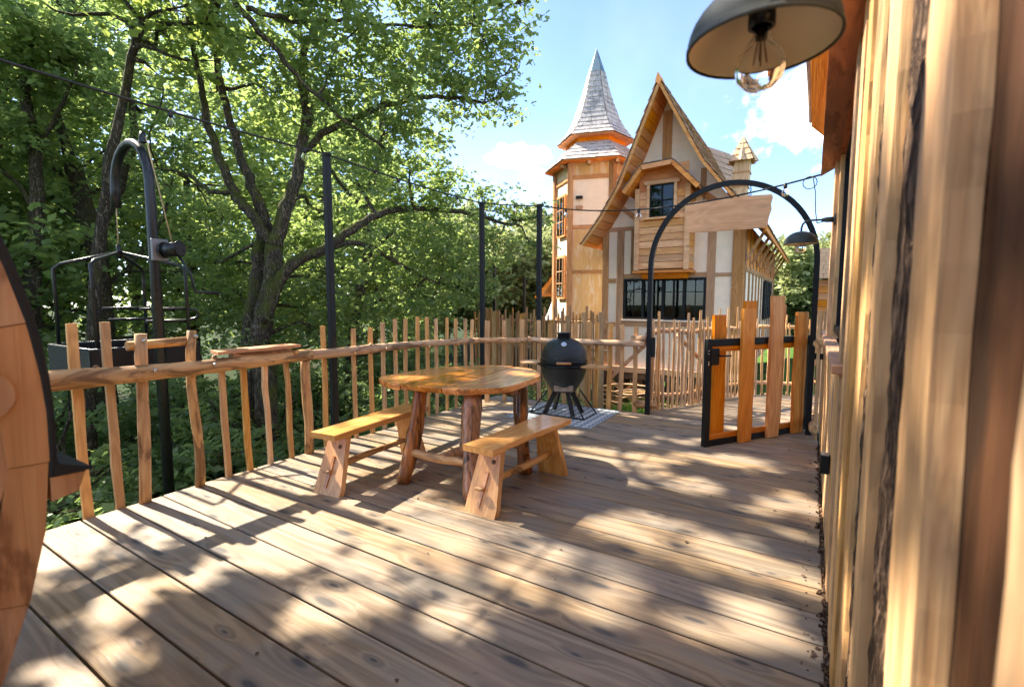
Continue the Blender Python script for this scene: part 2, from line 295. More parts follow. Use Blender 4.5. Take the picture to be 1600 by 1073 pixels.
# ------------------------------------------------------------------ mesh helpers
def vec(p): return np.array(p, float)
class MB:
    def __init__(s): s.v = []; s.f = []; s.sm = []
    def add(s, vs, fs, smooth=False):
        o = len(s.v); s.v.extend([tuple(map(float, p)) for p in vs]); s.f.extend([tuple(o + i for i in f) for f in fs]); s.sm.extend([smooth] * len(fs)); return s
    def box(s, c, d, rz=0.0, M4=None, ch=0.0):
        hx, hy, hz = d[0] / 2, d[1] / 2, d[2] / 2
        if ch <= 0:
            vs = [(x, y, z) for z in (-hz, hz) for y in (-hy, hy) for x in (-hx, hx)]
            fs = [(0, 2, 3, 1), (4, 5, 7, 6), (0, 1, 5, 4), (2, 6, 7, 3), (0, 4, 6, 2), (1, 3, 7, 5)]
        else:
            k = min(ch, hx * .8, hy * .8, hz * .8); vs = []; idx = {}
            for sx in (-1, 1):
                for sy in (-1, 1):
                    for sz in (-1, 1):
                        for ax in range(3):
                            p = [sx * (hx - k), sy * (hy - k), sz * (hz - k)]; p[ax] = (sx, sy, sz)[ax] * (hx, hy, hz)[ax]
                            idx[(sx, sy, sz, ax)] = len(vs); vs.append(tuple(p))
            fs = []
            def ori(f):
                a, b, c = (vec(vs[i]) for i in f[:3]); n = np.cross(b - a, c - a); ctr = sum(vec(vs[i]) for i in f) / len(f)
                return tuple(f) if n @ ctr > 0 else tuple(reversed(f))
            for ax in range(3):
                o1, o2 = [q for q in range(3) if q != ax]
                for sg in (-1, 1):
                    q = []
                    for a, b in ((-1, -1), (1, -1), (1, 1), (-1, 1)):
                        sgn = [0, 0, 0]; sgn[ax] = sg; sgn[o1] = a; sgn[o2] = b; q.append(idx[(*sgn, ax)])
                    fs.append(ori(q))
                for a in (-1, 1):
                    for b in (-1, 1):
                        s0 = [0, 0, 0]; s1 = [0, 0, 0]; s0[ax] = -1; s1[ax] = 1
                        s0[o1] = s1[o1] = a; s0[o2] = s1[o2] = b
                        fs.append(ori([idx[(*s0, o1)], idx[(*s1, o1)], idx[(*s1, o2)], idx[(*s0, o2)]]))
            for sx in (-1, 1):
                for sy in (-1, 1):
                    for sz in (-1, 1): fs.append(ori([idx[(sx, sy, sz, q)] for q in range(3)]))
        if M4 is not None: vs = [tuple(M4 @ Vector(p)) for p in vs]
        elif rz:
            cc, ss = math.cos(rz), math.sin(rz); vs = [(x * cc - y * ss, x * ss + y * cc, z) for x, y, z in vs]
        return s.add([(x + c[0], y + c[1], z + c[2]) for x, y, z in vs], fs)
    def beam(s, a, b, wd, ht, ref=(0, 0, 1), ch=0.0):
        a, b = Vector(a), Vector(b); z = (b - a); L = z.length; z.normalize(); x = z.cross(Vector(ref))
        if x.length < 1e-4: x = Vector((1, 0, 0))
        x.normalize(); y = z.cross(x)
        M3 = Matrix((x, y, z)).transposed().to_4x4()
        return s.box((a + b) / 2, (wd, ht, L), M4=M3, ch=ch)
    def tube(s, pts, rad, n=8, cap=True, smooth=True, jit=0.0, twist=0.0):
        pts = [Vector(p) for p in pts]; m = len(pts)
        if not hasattr(rad, '__len__'): rad = [rad] * m
        rings = []; up = None
        for i in range(m):
            d = (pts[min(i + 1, m - 1)] - pts[max(i - 1, 0)]).normalized()
            if up is None: up = Vector((0, 0, 1)) if abs(d.z) < .9 else Vector((1, 0, 0))
            x = d.cross(up)
            if x.length < 1e-5: x = d.cross(Vector((0, 1, 0)))
            x.normalize(); y = x.cross(d).normalized(); up = y
            rings.append([pts[i] + (x * math.cos(2 * math.pi * k / n + twist) + y * math.sin(2 * math.pi * k / n + twist)) * rad[i] * (1 + random.uniform(-jit, jit)) for k in range(n)])
        vs = [p for r in rings for p in r]; fs = []
        for i in range(m - 1):
            for k in range(n): fs.append((i * n + k, i * n + (k + 1) % n, (i + 1) * n + (k + 1) % n, (i + 1) * n + k))
        o = len(s.v); s.add(vs, fs, smooth)
        if cap:
            s.f.append(tuple(o + k for k in reversed(range(n)))); s.f.append(tuple(o + (m - 1) * n + k for k in range(n))); s.sm += [False, False]
        return s
    def lathe(s, prof, n=32, c=(0, 0, 0), smooth=True, cap=False):
        vs = []; fs = []
        for r, z in prof:
            for k in range(n): a = 2 * math.pi * k / n; vs.append((c[0] + r * math.cos(a), c[1] + r * math.sin(a), c[2] + z))
        for i in range(len(prof) - 1):
            for k in range(n): fs.append((i * n + k, i * n + (k + 1) % n, (i + 1) * n + (k + 1) % n, (i + 1) * n + k))
        o = len(s.v); s.add(vs, fs, smooth)
        if cap:
            s.f.append(tuple(o + k for k in reversed(range(n)))); s.f.append(tuple(o + (len(prof) - 1) * n + k for k in range(n))); s.sm += [False, False]
        return s
    def prism(s, poly, d):        # planar polygon (3d points) extruded by vector d
        n = len(poly); d = vec(d); a = [vec(p) for p in poly]; b = [p + d for p in a]
        nr = np.zeros(3)
        for i in range(n): nr += np.cross(a[i], a[(i + 1) % n])
        fl = nr @ d > 0
        bot = tuple(range(n)); top = tuple(range(n, 2 * n)); fs = [tuple(reversed(bot)), top] if fl else [bot, tuple(reversed(top))]
        for i in range(n):
            j = (i + 1) % n; q = (i, j, n + j, n + i); fs.append(q if fl else tuple(reversed(q)))
        return s.add(a + b, fs)
    def slat(s, p0, p1, wd, th, bend=.008, seg=5, ref=(0, 1, 0), taper=0.0):     # an uneven sawn strip from p0 to p1
        p0, p1 = vec(p0), vec(p1); z = p1 - p0; L = np.linalg.norm(z); z /= L; y = vec(ref); y = y - z * (y @ z); y /= np.linalg.norm(y); x = np.cross(y, z)
        vs = []; fs = []
        for i in range(seg + 1):
            q = i / seg; off = x * random.uniform(-bend, bend) + y * random.uniform(-bend, bend) * .5; w2 = wd / 2 * (1 - taper * q) * random.uniform(.92, 1.08)
            cpt = p0 + z * L * q + off
            for a, b in ((-1, -1), (1, -1), (1, 1), (-1, 1)): vs.append(cpt + x * a * w2 + y * b * th / 2)
        for i in range(seg):
            for k in range(4): fs.append((i * 4 + k, i * 4 + (k + 1) % 4, (i + 1) * 4 + (k + 1) % 4, (i + 1) * 4 + k))
        fs.append((3, 2, 1, 0)); q = seg * 4; fs.append((q, q + 1, q + 2, q + 3))
        return s.add(vs, fs)
    def mesh(s, name, mat, origin):
        me = bpy.data.meshes.new(name); o = origin
        me.from_pydata([(x - o[0], y - o[1], z - o[2]) for x, y, z in s.v], [], s.f); me.materials.append(mat)
        me.polygons.foreach_set('use_smooth', s.sm); me.update(); return me
    def ctr(s):
        a = np.array(s.v); return tuple((a.min(0) + a.max(0)) / 2)

LOC = {}                              # world location of each root, for placing its parts
def setp(o, label=None, cat=None, group=None, kind=None):
    if label: o['label'] = label
    if cat: o['category'] = cat
    if group: o['group'] = group
    if kind: o['kind'] = kind
    return o
def thing(name, loc, label, cat, group=None, rz=0.0):
    o = bpy.data.objects.new(name, None); col.objects.link(o); o.location = loc; o.rotation_euler = (0, 0, rz); o.empty_display_size = .2
    LOC[o] = tuple(loc) if rz == 0 else (0, 0, 0); return setp(o, label, cat, group)
def part(name, mb, mat, parent=None, kind=None, label=None):
    """mb in world coordinates when the root is unrotated, otherwise in the root's own frame"""
    c = mb.ctr(); me = mb.mesh(name, mat, c); o = bpy.data.objects.new(name, me); col.objects.link(o)
    if parent is not None:
        o.parent = parent; pl = LOC[parent]; o.location = (c[0] - pl[0], c[1] - pl[1], c[2] - pl[2])
    else: o.location = c
    LOC[o] = c; return setp(o, label, None, None, kind)
def copy_tree(o, parent=None, loc=None, rz=None, label=None, sc=None):
    c = o.copy(); col.objects.link(c); c.parent = parent
    if loc is not None: c.location = loc
    if rz is not None: c.rotation_euler = (0, 0, rz)
    if sc is not None: c.scale = (sc,) * 3 if not hasattr(sc, '__len__') else sc
    if label: c['label'] = label
    for ch in list(o.children):
        copy_tree(ch, c)
    return c
def fx(a): return random.uniform(-a, a)

# ------------------------------------------------------------------ ground
def gz(x, y):
    def ss(a, b, q): q = min(max((q - a) / (b - a), 0), 1); return q * q * (3 - 2 * q)
    z = -2.3 + 1.55 * ss(-5.4, -2.6, x) * ss(5.0, 7.5, y) + .35 * ss(-1.9, -.6, x) * ss(5.5, 7, y)
    far = ss(14, 45, math.hypot(x, y)); return z * (1 - far) + (-1.6) * far + .12 * math.sin(x * 1.3 + y * .7) * math.sin(y * .9)
g = MB(); N = 90; ext = []
for i in range(N + 1):
    q = (i / N) * 2 - 1; ext.append(math.copysign(abs(q) ** 2.6, q) * 300)
vs = [(x - 3, y + 8, gz(x - 3, y + 8)) for y in ext for x in ext]
fs = [(j * (N + 1) + i, j * (N + 1) + i + 1, (j + 1) * (N + 1) + i + 1, (j + 1) * (N + 1) + i) for j in range(N) for i in range(N)]
g.add(vs, fs, True); part('ground', g, M['floor'], None, 'structure')

# ------------------------------------------------------------------ deck
frame = MB()
for y in (-6.0, -4.4, -2.8, -1.6, -.4, .8, 2.0, 3.2, 4.4, 5.75): frame.box((-1.95, y, -.14), (4.0, .06, .15))
frame.box((-3.86, -.15, -.16), (.05, 12.1, .18)); frame.box((.04, -.15, -.16), (.05, 12.1, .18))
for x in (-3.7, -1.9, -.1):
    for y in (-5.5, -3, -1, 1.5, 3.8, 5.7): frame.box((x, y, -1.35), (.13, .13, 2.25))
frame.box((-.3, 7.35, -.15), (2.3, 2.6, .06))
deck = part('deck', frame, M['brown'], None, 'structure')
PITCH = .2305
y = 5.925; k = 0
while y > -6.2:  # boards behind the camera are unseen, carried on for their bounce light
    wd = PITCH - .011
    y0, y1 = y - wd, y
    xa, xb = -3.93 + fx(.012), .105 + fx(.006)
    m = MB(); dz = fx(.0016)
    m.box(((xa + xb) / 2, (y0 + y1) / 2, -.022 + dz), (xb - xa, wd, .044), ch=.004)
    part('plank', m, M['deck'], deck)
    y -= PITCH
# path of planks behind the arch, bounded by the picket fence
y = 5.95
def fence_x(yy):      # left border of the path
    pts = [(5.9, -1.70), (6.2, -1.68), (6.56, -1.46), (6.9, -1.28), (7.56, -.98), (8.03, -.67), (8.44, 0.0), (8.6, .6)]
    for (a, xa_), (b, xb_) in zip(pts, pts[1:]):
        if a <= yy <= b: return xa_ + (xb_ - xa_) * (yy - a) / (b - a)
    return .6
while y < 8.5:
    xa, xb = fence_x(min(y + .1, 8.59)) - .05, 1.6 + fx(.05)
    m = MB(); m.box(((xa + xb) / 2, y + PITCH / 2, -.022 + fx(.002)), (xb - xa, PITCH - .011, .044), ch=.004); part('plank', m, M['deck'], deck); y += PITCH
# screw heads along the wall end
sc_ = MB()
for i in range(20):
    yy = 5.925 - PITCH * (i + .5)
    for dy in (-.06, .055): sc_.lathe([(.0001, .0012), (.0045, .0012), (.005, 0)], 6, (.04 + fx(.01), yy + dy + fx(.006), .001))
part('screw_heads', sc_, M['steel'], deck, 'stuff')
lt = MB()
for i in range(70):
    x, y_ = random.uniform(-3.6, .05), random.uniform(1.0, 5.7)
    if random.random() < .4: x = .06 + fx(.04)
    a = random.uniform(0, 6.28); L = random.uniform(.012, .032); wv = L * .35; ca, sa = math.cos(a), math.sin(a)
    lt.add([(x, y_, .004), (x + ca * L * .5 - sa * wv, y_ + sa * L * .5 + ca * wv, .007), (x + ca * L, y_ + sa * L, .004), (x + ca * L * .5 + sa * wv, y_ + sa * L * .5 - ca * wv, .009)], [(0, 1, 2, 3)])
part('leaf_litter', lt, M['brown'], deck, 'stuff')

# ------------------------------------------------------------------ left railing
rail_root = thing('railing', (-3.87, 3.2, 0), 'long left railing of pale peeled logs and uneven sawn pickets beside the forest', 'railing')
def wob_log(p0, p1, r0, r1, seg=14, bend=.03, n=12, knob=.06):
    p0, p1 = vec(p0), vec(p1); pts = []; rad = []
    ph = [random.uniform(0, 6.28) for _ in range(4)]
    for i in range(seg + 1):
        q = i / seg; e = math.sin(math.pi * q) ** .5 if 0 < q < 1 else 0
        pts.append(tuple(p0 + (p1 - p0) * q + vec((bend * math.sin(3 * q * 2 + ph[0]) * e, bend * math.sin(2.3 * q * 2 + ph[1]) * e, bend * math.sin(4 * q + ph[2]) * e)) * .7))
        rad.append((r0 + (r1 - r0) * q) * (1 + knob * math.sin(9 * q + ph[3]) + random.uniform(-knob, knob) * .6))
    m = MB(); m.tube(pts, rad, n, True, True, .03); return m
part('handrail', wob_log((-3.84, .2, .935), (-3.86, 2.75, .915), .066, .05, 22, .022), M['log_y'], rail_root)
part('handrail', wob_log((-3.875, 2.62, .918), (-3.86, 5.30, .862), .048, .036, 24, .022), M['log_y'], rail_root)
part('handrail', wob_log((-3.87, 5.22, .866), (-3.3, 5.86, .862), .036, .04, 8, .012), M['log_x'], rail_root)
pk = [(1.13, 1.26, .052), (1.30, 1.262, .05)]
for yb, top, wd in pk:
    m = MB(); m.slat((-3.935 + fx(.01), yb + .0, -.2), (-3.945, yb - .01, top), wd, .03, .004, 6, (1, 0, 0)); part('picket', m, M['larch_z'], rail_root)
for yb, yt, top, wd in ((1.43, 1.475, 1.175, .072), (1.80, 1.80, 1.18, .066)):
    m = MB(); pts = []; rad = []
    for i in range(9):
        q = i / 8; pts.append((-3.90 + .012 * math.sin(5 * q), yb + (yt - yb) * q + (.02 * math.sin(5.2 * q + 1) if yb > 1.6 else 0) - (.03 * (1 - q) if yb > 1.6 else 0), -.02 + q * (top + .02))); rad.append(wd / 2 * random.uniform(.95, 1.06))
    m.tube(pts, rad, 10, True, True, .03); part('post', m, M['log_z'], rail_root)
m = MB(); m.tube([(-3.935, 1.40, 1.095), (-3.94, 1.6, 1.10), (-3.935, 1.775, 1.105)], [.033, .032, .033], 10); part('crossbar', m, M['log_y'], rail_root)
for x_, y_, z_ in ((-3.862, 1.475, 1.13), (-3.865, 1.805, 1.14), (-3.776, 1.495, .93), (-3.782, 1.885, .925)):
    m = MB(); m.tube([(x_ - .01, y_, z_), (x_ + .006, y_, z_), (x_ + .012, y_, z_)], [.013, .013, .007], 10); part('bolt', m, M['chrome'], rail_root)
for yb, top, wd in ((1.99, .9, .042), (2.165, .9, .042), (2.345, .9, .036), (2.545, .9, .036)):
    m = MB(); m.slat((-3.905, yb + .015, -.2), (-3.90, yb - .01, top), wd, .032, .006, 5, (1, 0, 0)); part('picket', m, M['larch_z'], rail_root)
m = MB(); m.tube([(-3.90, 2.73 + .01 * math.sin(i), -.02 + .93 * i / 6) for i in range(7)], [.042 * random.uniform(.95, 1.08) for _ in range(7)], 9); part('post', m, M['log_z'], rail_root)
tops = [1.165, 1.123, 1.12, 1.165, 1.20, 1.195, 1.215, 1.205, 1.185, 1.19, 1.17, 1.165, 1.15]
ys = [2.95, 3.31, 3.50, 3.68, 3.86, 4.03, 4.22, 4.40, 4.57, 4.76, 4.95, 5.13, 5.29]
for yy, tp in zip(ys, tops):
    m = MB(); m.slat((-3.925, yy + fx(.015), -.25), (-3.925, yy + fx(.02), tp), random.uniform(.030, .042), .03, .007, 5, (1, 0, 0)); part('picket', m, M['larch_z'], rail_root)
m = MB(); q = [(-3.99, 1.96, .995), (-3.97, 2.10, .995), (-3.98, 2.5, .995), (-3.97, 2.63, .995), (-3.80, 2.62, .995), (-3.775, 2.3, .995), (-3.80, 2.05, .995), (-3.76, 1.90, .995)]
m.prism(q, (0, 0, .024)); part('shelf_board', m, M['ledge'], rail_root, label='flat shelf board fixed on the handrail')
# shelf supports
m = MB(); m.box((-3.87, 2.3, .975), (.07, .5, .035)); part('shelf_support', m, M['log_y'], rail_root)

for i in range(16):
    yy = random.uniform(.7, 5.2); a = random.uniform(-1.2, 2.2); rr = .058 if yy < 2.7 else .042; zc = .92 if yy < 2.9 else .918 - (yy - 2.9) * .023
    c_ = (-3.855 + rr * math.cos(a), yy, zc + rr * math.sin(a)); e_ = (c_[0] + .014 * math.cos(a), yy + fx(.01), c_[2] + .014 * math.sin(a))
    m = MB(); m.tube([(-3.855 + .6 * rr * math.cos(a), yy, zc + .6 * rr * math.sin(a)), c_, e_], [.022, .017, .011], 7); part('knot', m, M['log_y'], rail_root)

# ------------------------------------------------------------------ back railing
rail2 = thing('railing', (-2.5, 5.93, 0), 'short back railing of logs and pickets behind the barbecue, up to the arch', 'railing')
part('handrail', wob_log((-3.36, 5.86, .862), (-1.72, 5.88, .872), .042, .04, 16, .016), M['log_x'], rail2)
m = MB(); m.tube([(-1.9, 5.93, .93), (-1.78, 5.90, .935), (-1.70, 5.88, .93)], [.042, .045, .044], 10); part('log_stub', m, M['log_x'], rail2)
m = MB(); m.tube([(-1.86, 5.98, .10), (-1.7, 5.93, .11), (-1.58, 5.96, .12)], [.05, .05, .046], 10); part('log_stub', m, M['log_x'], rail2)
for xx, tp, wd in ((-3.80, 1.13, .06), (-3.62, 1.13, .05), (-3.44, 1.14, .06), (-3.24, 1.13, .05), (-3.06, 1.09, .055), (-2.86, 1.10, .05), (-2.68, 1.12, .05), (-2.50, 1.13, .055), (-2.38, 1.12, .05), (-2.20, 1.10, .055), (-2.04, 1.09, .05), (-1.86, 1.08, .05)):
    yy = 5.95 if xx > -3.3 else 5.95 - (-3.3 - xx) * .95
    m = MB(); m.slat((xx + fx(.01), yy + fx(.01), -.2), (xx + fx(.015), yy + .01, tp), wd, .03, .006, 5, (0, 1, 0)); part('picket', m, M['larch_z'], rail2)
m = MB(); m.beam((-1.72, 5.97, .88), (-2.18, 5.985, .42), .045, .03, (0, 1, 0)); part('diagonal_brace', m, M['larch_x'], rail2)

# ------------------------------------------------------------------ black poles and string lights
POLES = [((-4.06, 3.15), 2.81, 'tall black steel pole outside the left railing, nearest the picnic bench'),
         ((-4.03, 5.70), 2.775, 'tall black steel pole at the far corner of the left railing'),
         ((-3.28, 6.02), 2.72, 'black steel pole behind the barbecue, left of the tower')]
for (px_, py_), tz, lb in POLES:
    p = thing('light_pole', (px_, py_, -2.2), lb, 'pole', 'poles carrying the string lights')
    m = MB(); m.box((px_, py_, tz / 2 - 1.1), (.062, .062, tz + 2.2), ch=.006); part('post', m, M['steel'], p)
    m = MB(); m.tube([(px_ + .03, py_, tz - .02), (px_ + .055, py_, tz - .02), (px_ + .06, py_, tz), (px_ + .04, py_, tz + .01)], .005, 6); part('hook', m, M['steel'], p)
    m = MB(); m.box((px_, py_, tz + .004), (.066, .066, .008)); part('cap', m, M['steel'], p)
sl = thing('string_lights', (-4.03, 3.15, 2.75), 'black festoon cable with clear bulbs strung from pole to pole and to the eave', 'string lights')
SPAN = [((-4.05, -1.6, 2.95), (-4.03, 3.15, 2.80), .09), ((-4.03, 3.15, 2.80), (-4.0, 5.70, 2.765), .03), ((-4.0, 5.70, 2.765), (-3.26, 6.0, 2.705), .01), ((-3.26, 6.0, 2.705), (.03, 5.2, 2.52), .17)]
cpts = []
def span_pt(a, b, sag, q): return tuple(vec(a) + (vec(b) - vec(a)) * q - vec((0, 0, sag * 4 * q * (1 - q))))
for a, b, sag in SPAN:
    for i in range(20): cpts.append(span_pt(a, b, sag, i / 20))
cpts.append(SPAN[-1][1])
m = MB(); m.tube(cpts, .0085, 6); part('cable', m, M['cable'], sl)
m = MB(); lp = [(.0, 5.19, 2.515)]
for i in range(13): a = i / 12 * 6.28 + 1.57; lp.append((-.07 + .055 * math.cos(a), 5.19, 2.455 + .055 * math.sin(a)))
m.tube(lp[1:], .004, 5); part('cable_loop', m, M['cable'], sl)
m = MB(); m.tube([(-.05, 5.19, 2.51), (-.025, 5.1, 2.35), (-.015, 4.9, 2.15), (0, 4.72, 2.03), (.05, 4.64, 2.03)], .0045, 5); part('feed_cable', m, M['cable'], sl)
BUL = [(0, .715), (0, .945), (1, .36), (1, .77), (2, .55), (3, .135), (3, .455), (3, .91)]
for si, q in BUL:
    a, b, sag = SPAN[si]; p = span_pt(a, b, sag, q)
    m = MB(); m.lathe([(.008, .012), (.016, .006), (.017, -.03), (.013, -.036)], 10, p); part('socket', m, M['cable'], sl)
    m = MB(); m.lathe([(.011, -.034), (.019, -.046), (.029, -.07), (.030, -.085), (.022, -.106), (.001, -.114)], 14, p); bo = part('bulb', m, M['bulb'], sl)
    m = MB(); m.tube([(p[0] - .006, p[1], p[2] - .04), (p[0] - .004, p[1], p[2] - .085), (p[0] + .004, p[1], p[2] - .085), (p[0] + .006, p[1], p[2] - .04)], .0015, 4); part('filament', m, M['filament'], bo)

# ------------------------------------------------------------------ picnic table
tb = thing('picnic_table', (-2.35, 3.2, 0), 'varnished rustic table with live-edge plank top and knotty dark legs', 'table')
outl = [(-3.06, 2.78), (-3.04, 3.50), (-2.68, 3.93), (-2.22, 3.95), (-1.93, 3.62), (-1.87, 2.98), (-2.10, 2.71), (-2.72, 2.61)]
for rnd_ in range(3):            # corner cutting rounds the eight corners a little
    nw = []; cut = (.16, .25, .25)[rnd_]
    for i in range(len(outl)): p_, q_ = vec(outl[i]), vec(outl[(i + 1) % len(outl)]); nw += [tuple(p_ + (q_ - p_) * cut), tuple(p_ + (q_ - p_) * (1 - cut))]
    outl = nw
outl = [(x + fx(.004), y + fx(.004)) for x, y in outl]
def clip(poly, a, b, c):     # keep a*x+b*y<=c
    out = []
    for i in range(len(poly)):
        p, q = poly[i], poly[(i + 1) % len(poly)]; dp, dq = a * p[0] + b * p[1] - c, a * q[0] + b * q[1] - c
        if dp <= 0: out.append(p)
        if dp * dq < 0: k = dp / (dp - dq); out.append((p[0] + (q[0] - p[0]) * k, p[1] + (q[1] - p[1]) * k))
    return out
def topplank(poly, dz):
    cxy = np.mean(np.array(poly), 0); m = MB(); rings = []
    for z, sh in ((.725, .02), (.74, .004), (.762, 0), (.770, .008)): rings.append([(p[0] + (cxy[0] - p[0]) * sh, p[1] + (cxy[1] - p[1]) * sh, z + dz) for p in poly])
    k = len(poly); vs = [p for r_ in rings for p in r_]; fs = [tuple(reversed(range(k))), tuple(3 * k + i for i in range(k))]
    ar = sum(poly[i][0] * poly[(i + 1) % k][1] - poly[(i + 1) % k][0] * poly[i][1] for i in range(k))
    for r_ in range(3):
        for i in range(k): fs.append((r_ * k + i, r_ * k + (i + 1) % k, (r_ + 1) * k + (i + 1) % k, (r_ + 1) * k + i))
    if ar < 0: fs = [tuple(reversed(f)) for f in fs]
    return m.add(vs, fs)
for lo, hi, dz in ((-9, -2.70, 0), (-2.692, -2.33, .002), (-2.322, 9, -.002)):
    tilt = .12
    pl = clip(clip(outl, 1, tilt, hi + tilt * 3.2), -1, -tilt, -lo - tilt * 3.2)
    part('top_plank', topplank(pl, dz), M['table_top'], tb)
def rough_leg(p0, p1, r0, r1, name='leg', mat=None, root=tb):
    m = MB(); pts = []; rad = []; ph = random.uniform(0, 6)
    for i in range(13):
        q = i / 12; p = vec(p0) + (vec(p1) - vec(p0)) * q; pts.append((p[0] + .007 * math.sin(6 * q + ph), p[1] + .007 * math.cos(5 * q + ph), p[2])); rad.append((r0 + (r1 - r0) * q) * (1 + .09 * math.sin(8 * q + ph) + fx(.04)))
    m.tube(pts, rad, 11, True, True, .07); return part(name, m, mat or M['table_leg'], root)
rough_leg((-2.615, 2.64, -.0), (-2.60, 2.86, .722), .06, .058)
rough_leg((-1.985, 2.67, -.0), (-2.14, 2.88, .722), .068, .072)
rough_leg((-1.94, 3.33, -.0), (-2.05, 3.42, .728), .058, .06)
rough_leg((-2.50, 3.22, -.0), (-2.50, 3.40, .728), .05, .055)
for a, b in (((-2.60, 2.70, .235), (-2.02, 2.72, .235)), ((-1.98, 3.33, .225), (-2.50, 3.25, .225)), ((-2.3, 2.71, .235), (-2.24, 3.29, .225))):
    part('stretcher', wob_log(a, b, .033, .03, 10, .012, 9), M['log_x'], tb)
m = MB(); m.box((-2.35, 3.12, .705), (.9, .07, .035)); part('batten', m, M['table_leg'], tb)
m = MB(); m.box((-2.38, 3.55, .705), (.8, .07, .035)); part('batten', m, M['table_leg'], tb)

# ------------------------------------------------------------------ benches
def bench(loc, rz, length, label):
    b = thing('bench', loc, label, 'bench', 'benches at the picnic table', rz)
    hl = length / 2; m = MB(); pts = []
    for i in range(11): q = i / 10; pts.append((.128 + .012 * math.sin(5 * q + length * 9), -hl + length * q))
    for i in range(11): q = 1 - i / 10; pts.append((-.128 + .012 * math.sin(4 * q + 2 + length * 5), -hl + length * q))
    for z0, z1, s0, s1 in ((.418, .428, .985, 1.0), (.428, .452, 1.0, 1.0), (.452, .459, 1.0, .975)):
        k = len(pts); vs = [(x * s0, y * s0 if 0 else y, z0) for x, y in pts] + [(x * s1, y, z1) for x, y in pts]
        fs = [(i, (i + 1) % k, k + (i + 1) % k, k + i) for i in range(k)]
        if z0 == .418: fs.append(tuple(reversed(range(k))))
        if z1 == .459: fs.append(tuple(range(k, 2 * k)))
        m.add(vs, fs)
    part('seat', m, M['bench_y'], b)
    for sg in (-1, 1):
        m = MB(); yb, yt = sg * (hl - .04), sg * (hl - .17); th = .045
        prof = [(-.128, 0), (.125, 0), (.128, .05), (.118, .18), (.10, .30), (.088, .419), (-.082, .419), (-.095, .30), (-.112, .15)]
        def pos(x, z, o): return (x, yb + (yt - yb) * z / .419 + o, z)
        poly = [pos(x + fx(.003), z, -th / 2) for x, z in prof]; m.prism(poly, (0, th, 0)); lg = part('leg', m, M['bench_z'], b)
        if sg < 0:
            m = MB(); m.tube([pos(-.045, .165, -.055), pos(.0, .165, -.052), pos(.02, .165, -.05)], [.012, .013, .012], 8); part('peg', m, M['log_x'], lg)
            m = MB(); m.slat(pos(-.018, .05, -th / 2 - .004), pos(.012, .27, -th / 2 - .004), .022, .012, .002, 3, (0, 1, 0)); part('wedge', m, M['table_top'], lg)
            m = MB(); m.tube([pos(.045, .335, -th / 2 - .004), pos(.045, .335, -th / 2 + .005)], .016, 10); part('knot', m, M['brown'], lg)
    part('stretcher', wob_log((.0, -hl + .10, .175), (.0, hl - .10, .185), .026, .024, 10, .012, 9), M['log_y'], b); return b
bench((-2.975, 2.69, 0), R(5), 1.07, 'oiled wooden bench between the table and the left railing')
bench((-1.77, 2.985, 0), R(-3.5), 1.02, 'oiled wooden bench on the open side of the table, glossy seat in front')

# ------------------------------------------------------------------ kamado barbecue and rug
rug = MB(); rug.box((-2.56, 5.345, .006), (1.10, .99, .009))
o = part('rug', rug, M['rug'], None); setp(o, 'blue and white checked rug under the barbecue', 'rug')
bx, by = -2.57, 5.36
bq = thing('kamado_barbecue', (bx, by, 0), 'black egg shaped ceramic barbecue on a low stand with two wooden side shelves', 'barbecue')
def lth(prof, n=36): m = MB(); m.lathe(prof, n, (bx, by, 0)); return m
part('bowl', lth([(.02, .285), (.12, .287), (.155, .31), (.20, .38), (.245, .46), (.272, .54), (.282, .60), (.282, .625), (.25, .625)]), M['ceramic'], bq)
lid = part('lid', lth([(.25, .665), (.286, .665), (.286, .70), (.278, .75), (.262, .80), (.232, .855), (.19, .90), (.135, .932), (.10, .942), (.085, .943)]), M['ceramic'], bq)
part('vent_cap', lth([(.075, .935), (.080, .95), (.078, 1.0), (.088, 1.002), (.088, 1.018), (.06, 1.022), (.001, 1.022)], 24), M['hoist'], lid)
for z0, z1 in ((.600, .632), (.655, .690)): part('band', lth([(.284, z0), (.292, z0 + .002), (.292, z1 - .002), (.284, z1)]), M['band'], bq)
part('gasket', lth([(.27, .628), (.278, .63), (.278, .66), (.27, .662)]), M['membrane'], bq)
dirc = Vector((-bx, -by, 0)).normalized(); sd = Vector((-dirc.y, dirc.x, 0))
def bp(f, s, z): return tuple(Vector((bx, by, z)) + dirc * f + sd * s)
m = MB(); m.tube([bp(.335, -.085, .675), bp(.345, 0, .675), bp(.335, .085, .675)], .014, 10); hd = part('handle', m, M['larch_x'], bq)
for s_ in (-.095, .095): m = MB(); m.tube([bp(.285, s_, .675), bp(.34, s_, .675)], .009, 8); part('handle_bracket', m, M['band'], hd)
m = MB(); m.tube([bp(.205, 0, .875), bp(.225, 0, .892)], .032, 16); part('thermometer', m, M['chrome'], lid)
m = MB(); m.beam(bp(.185, -.115, .355), bp(.185, .115, .355), .012, .07); vt = part('vent_door', m, plain('brushed_steel', (.45, .43, .40), .35, .9, 20, .3), bq)
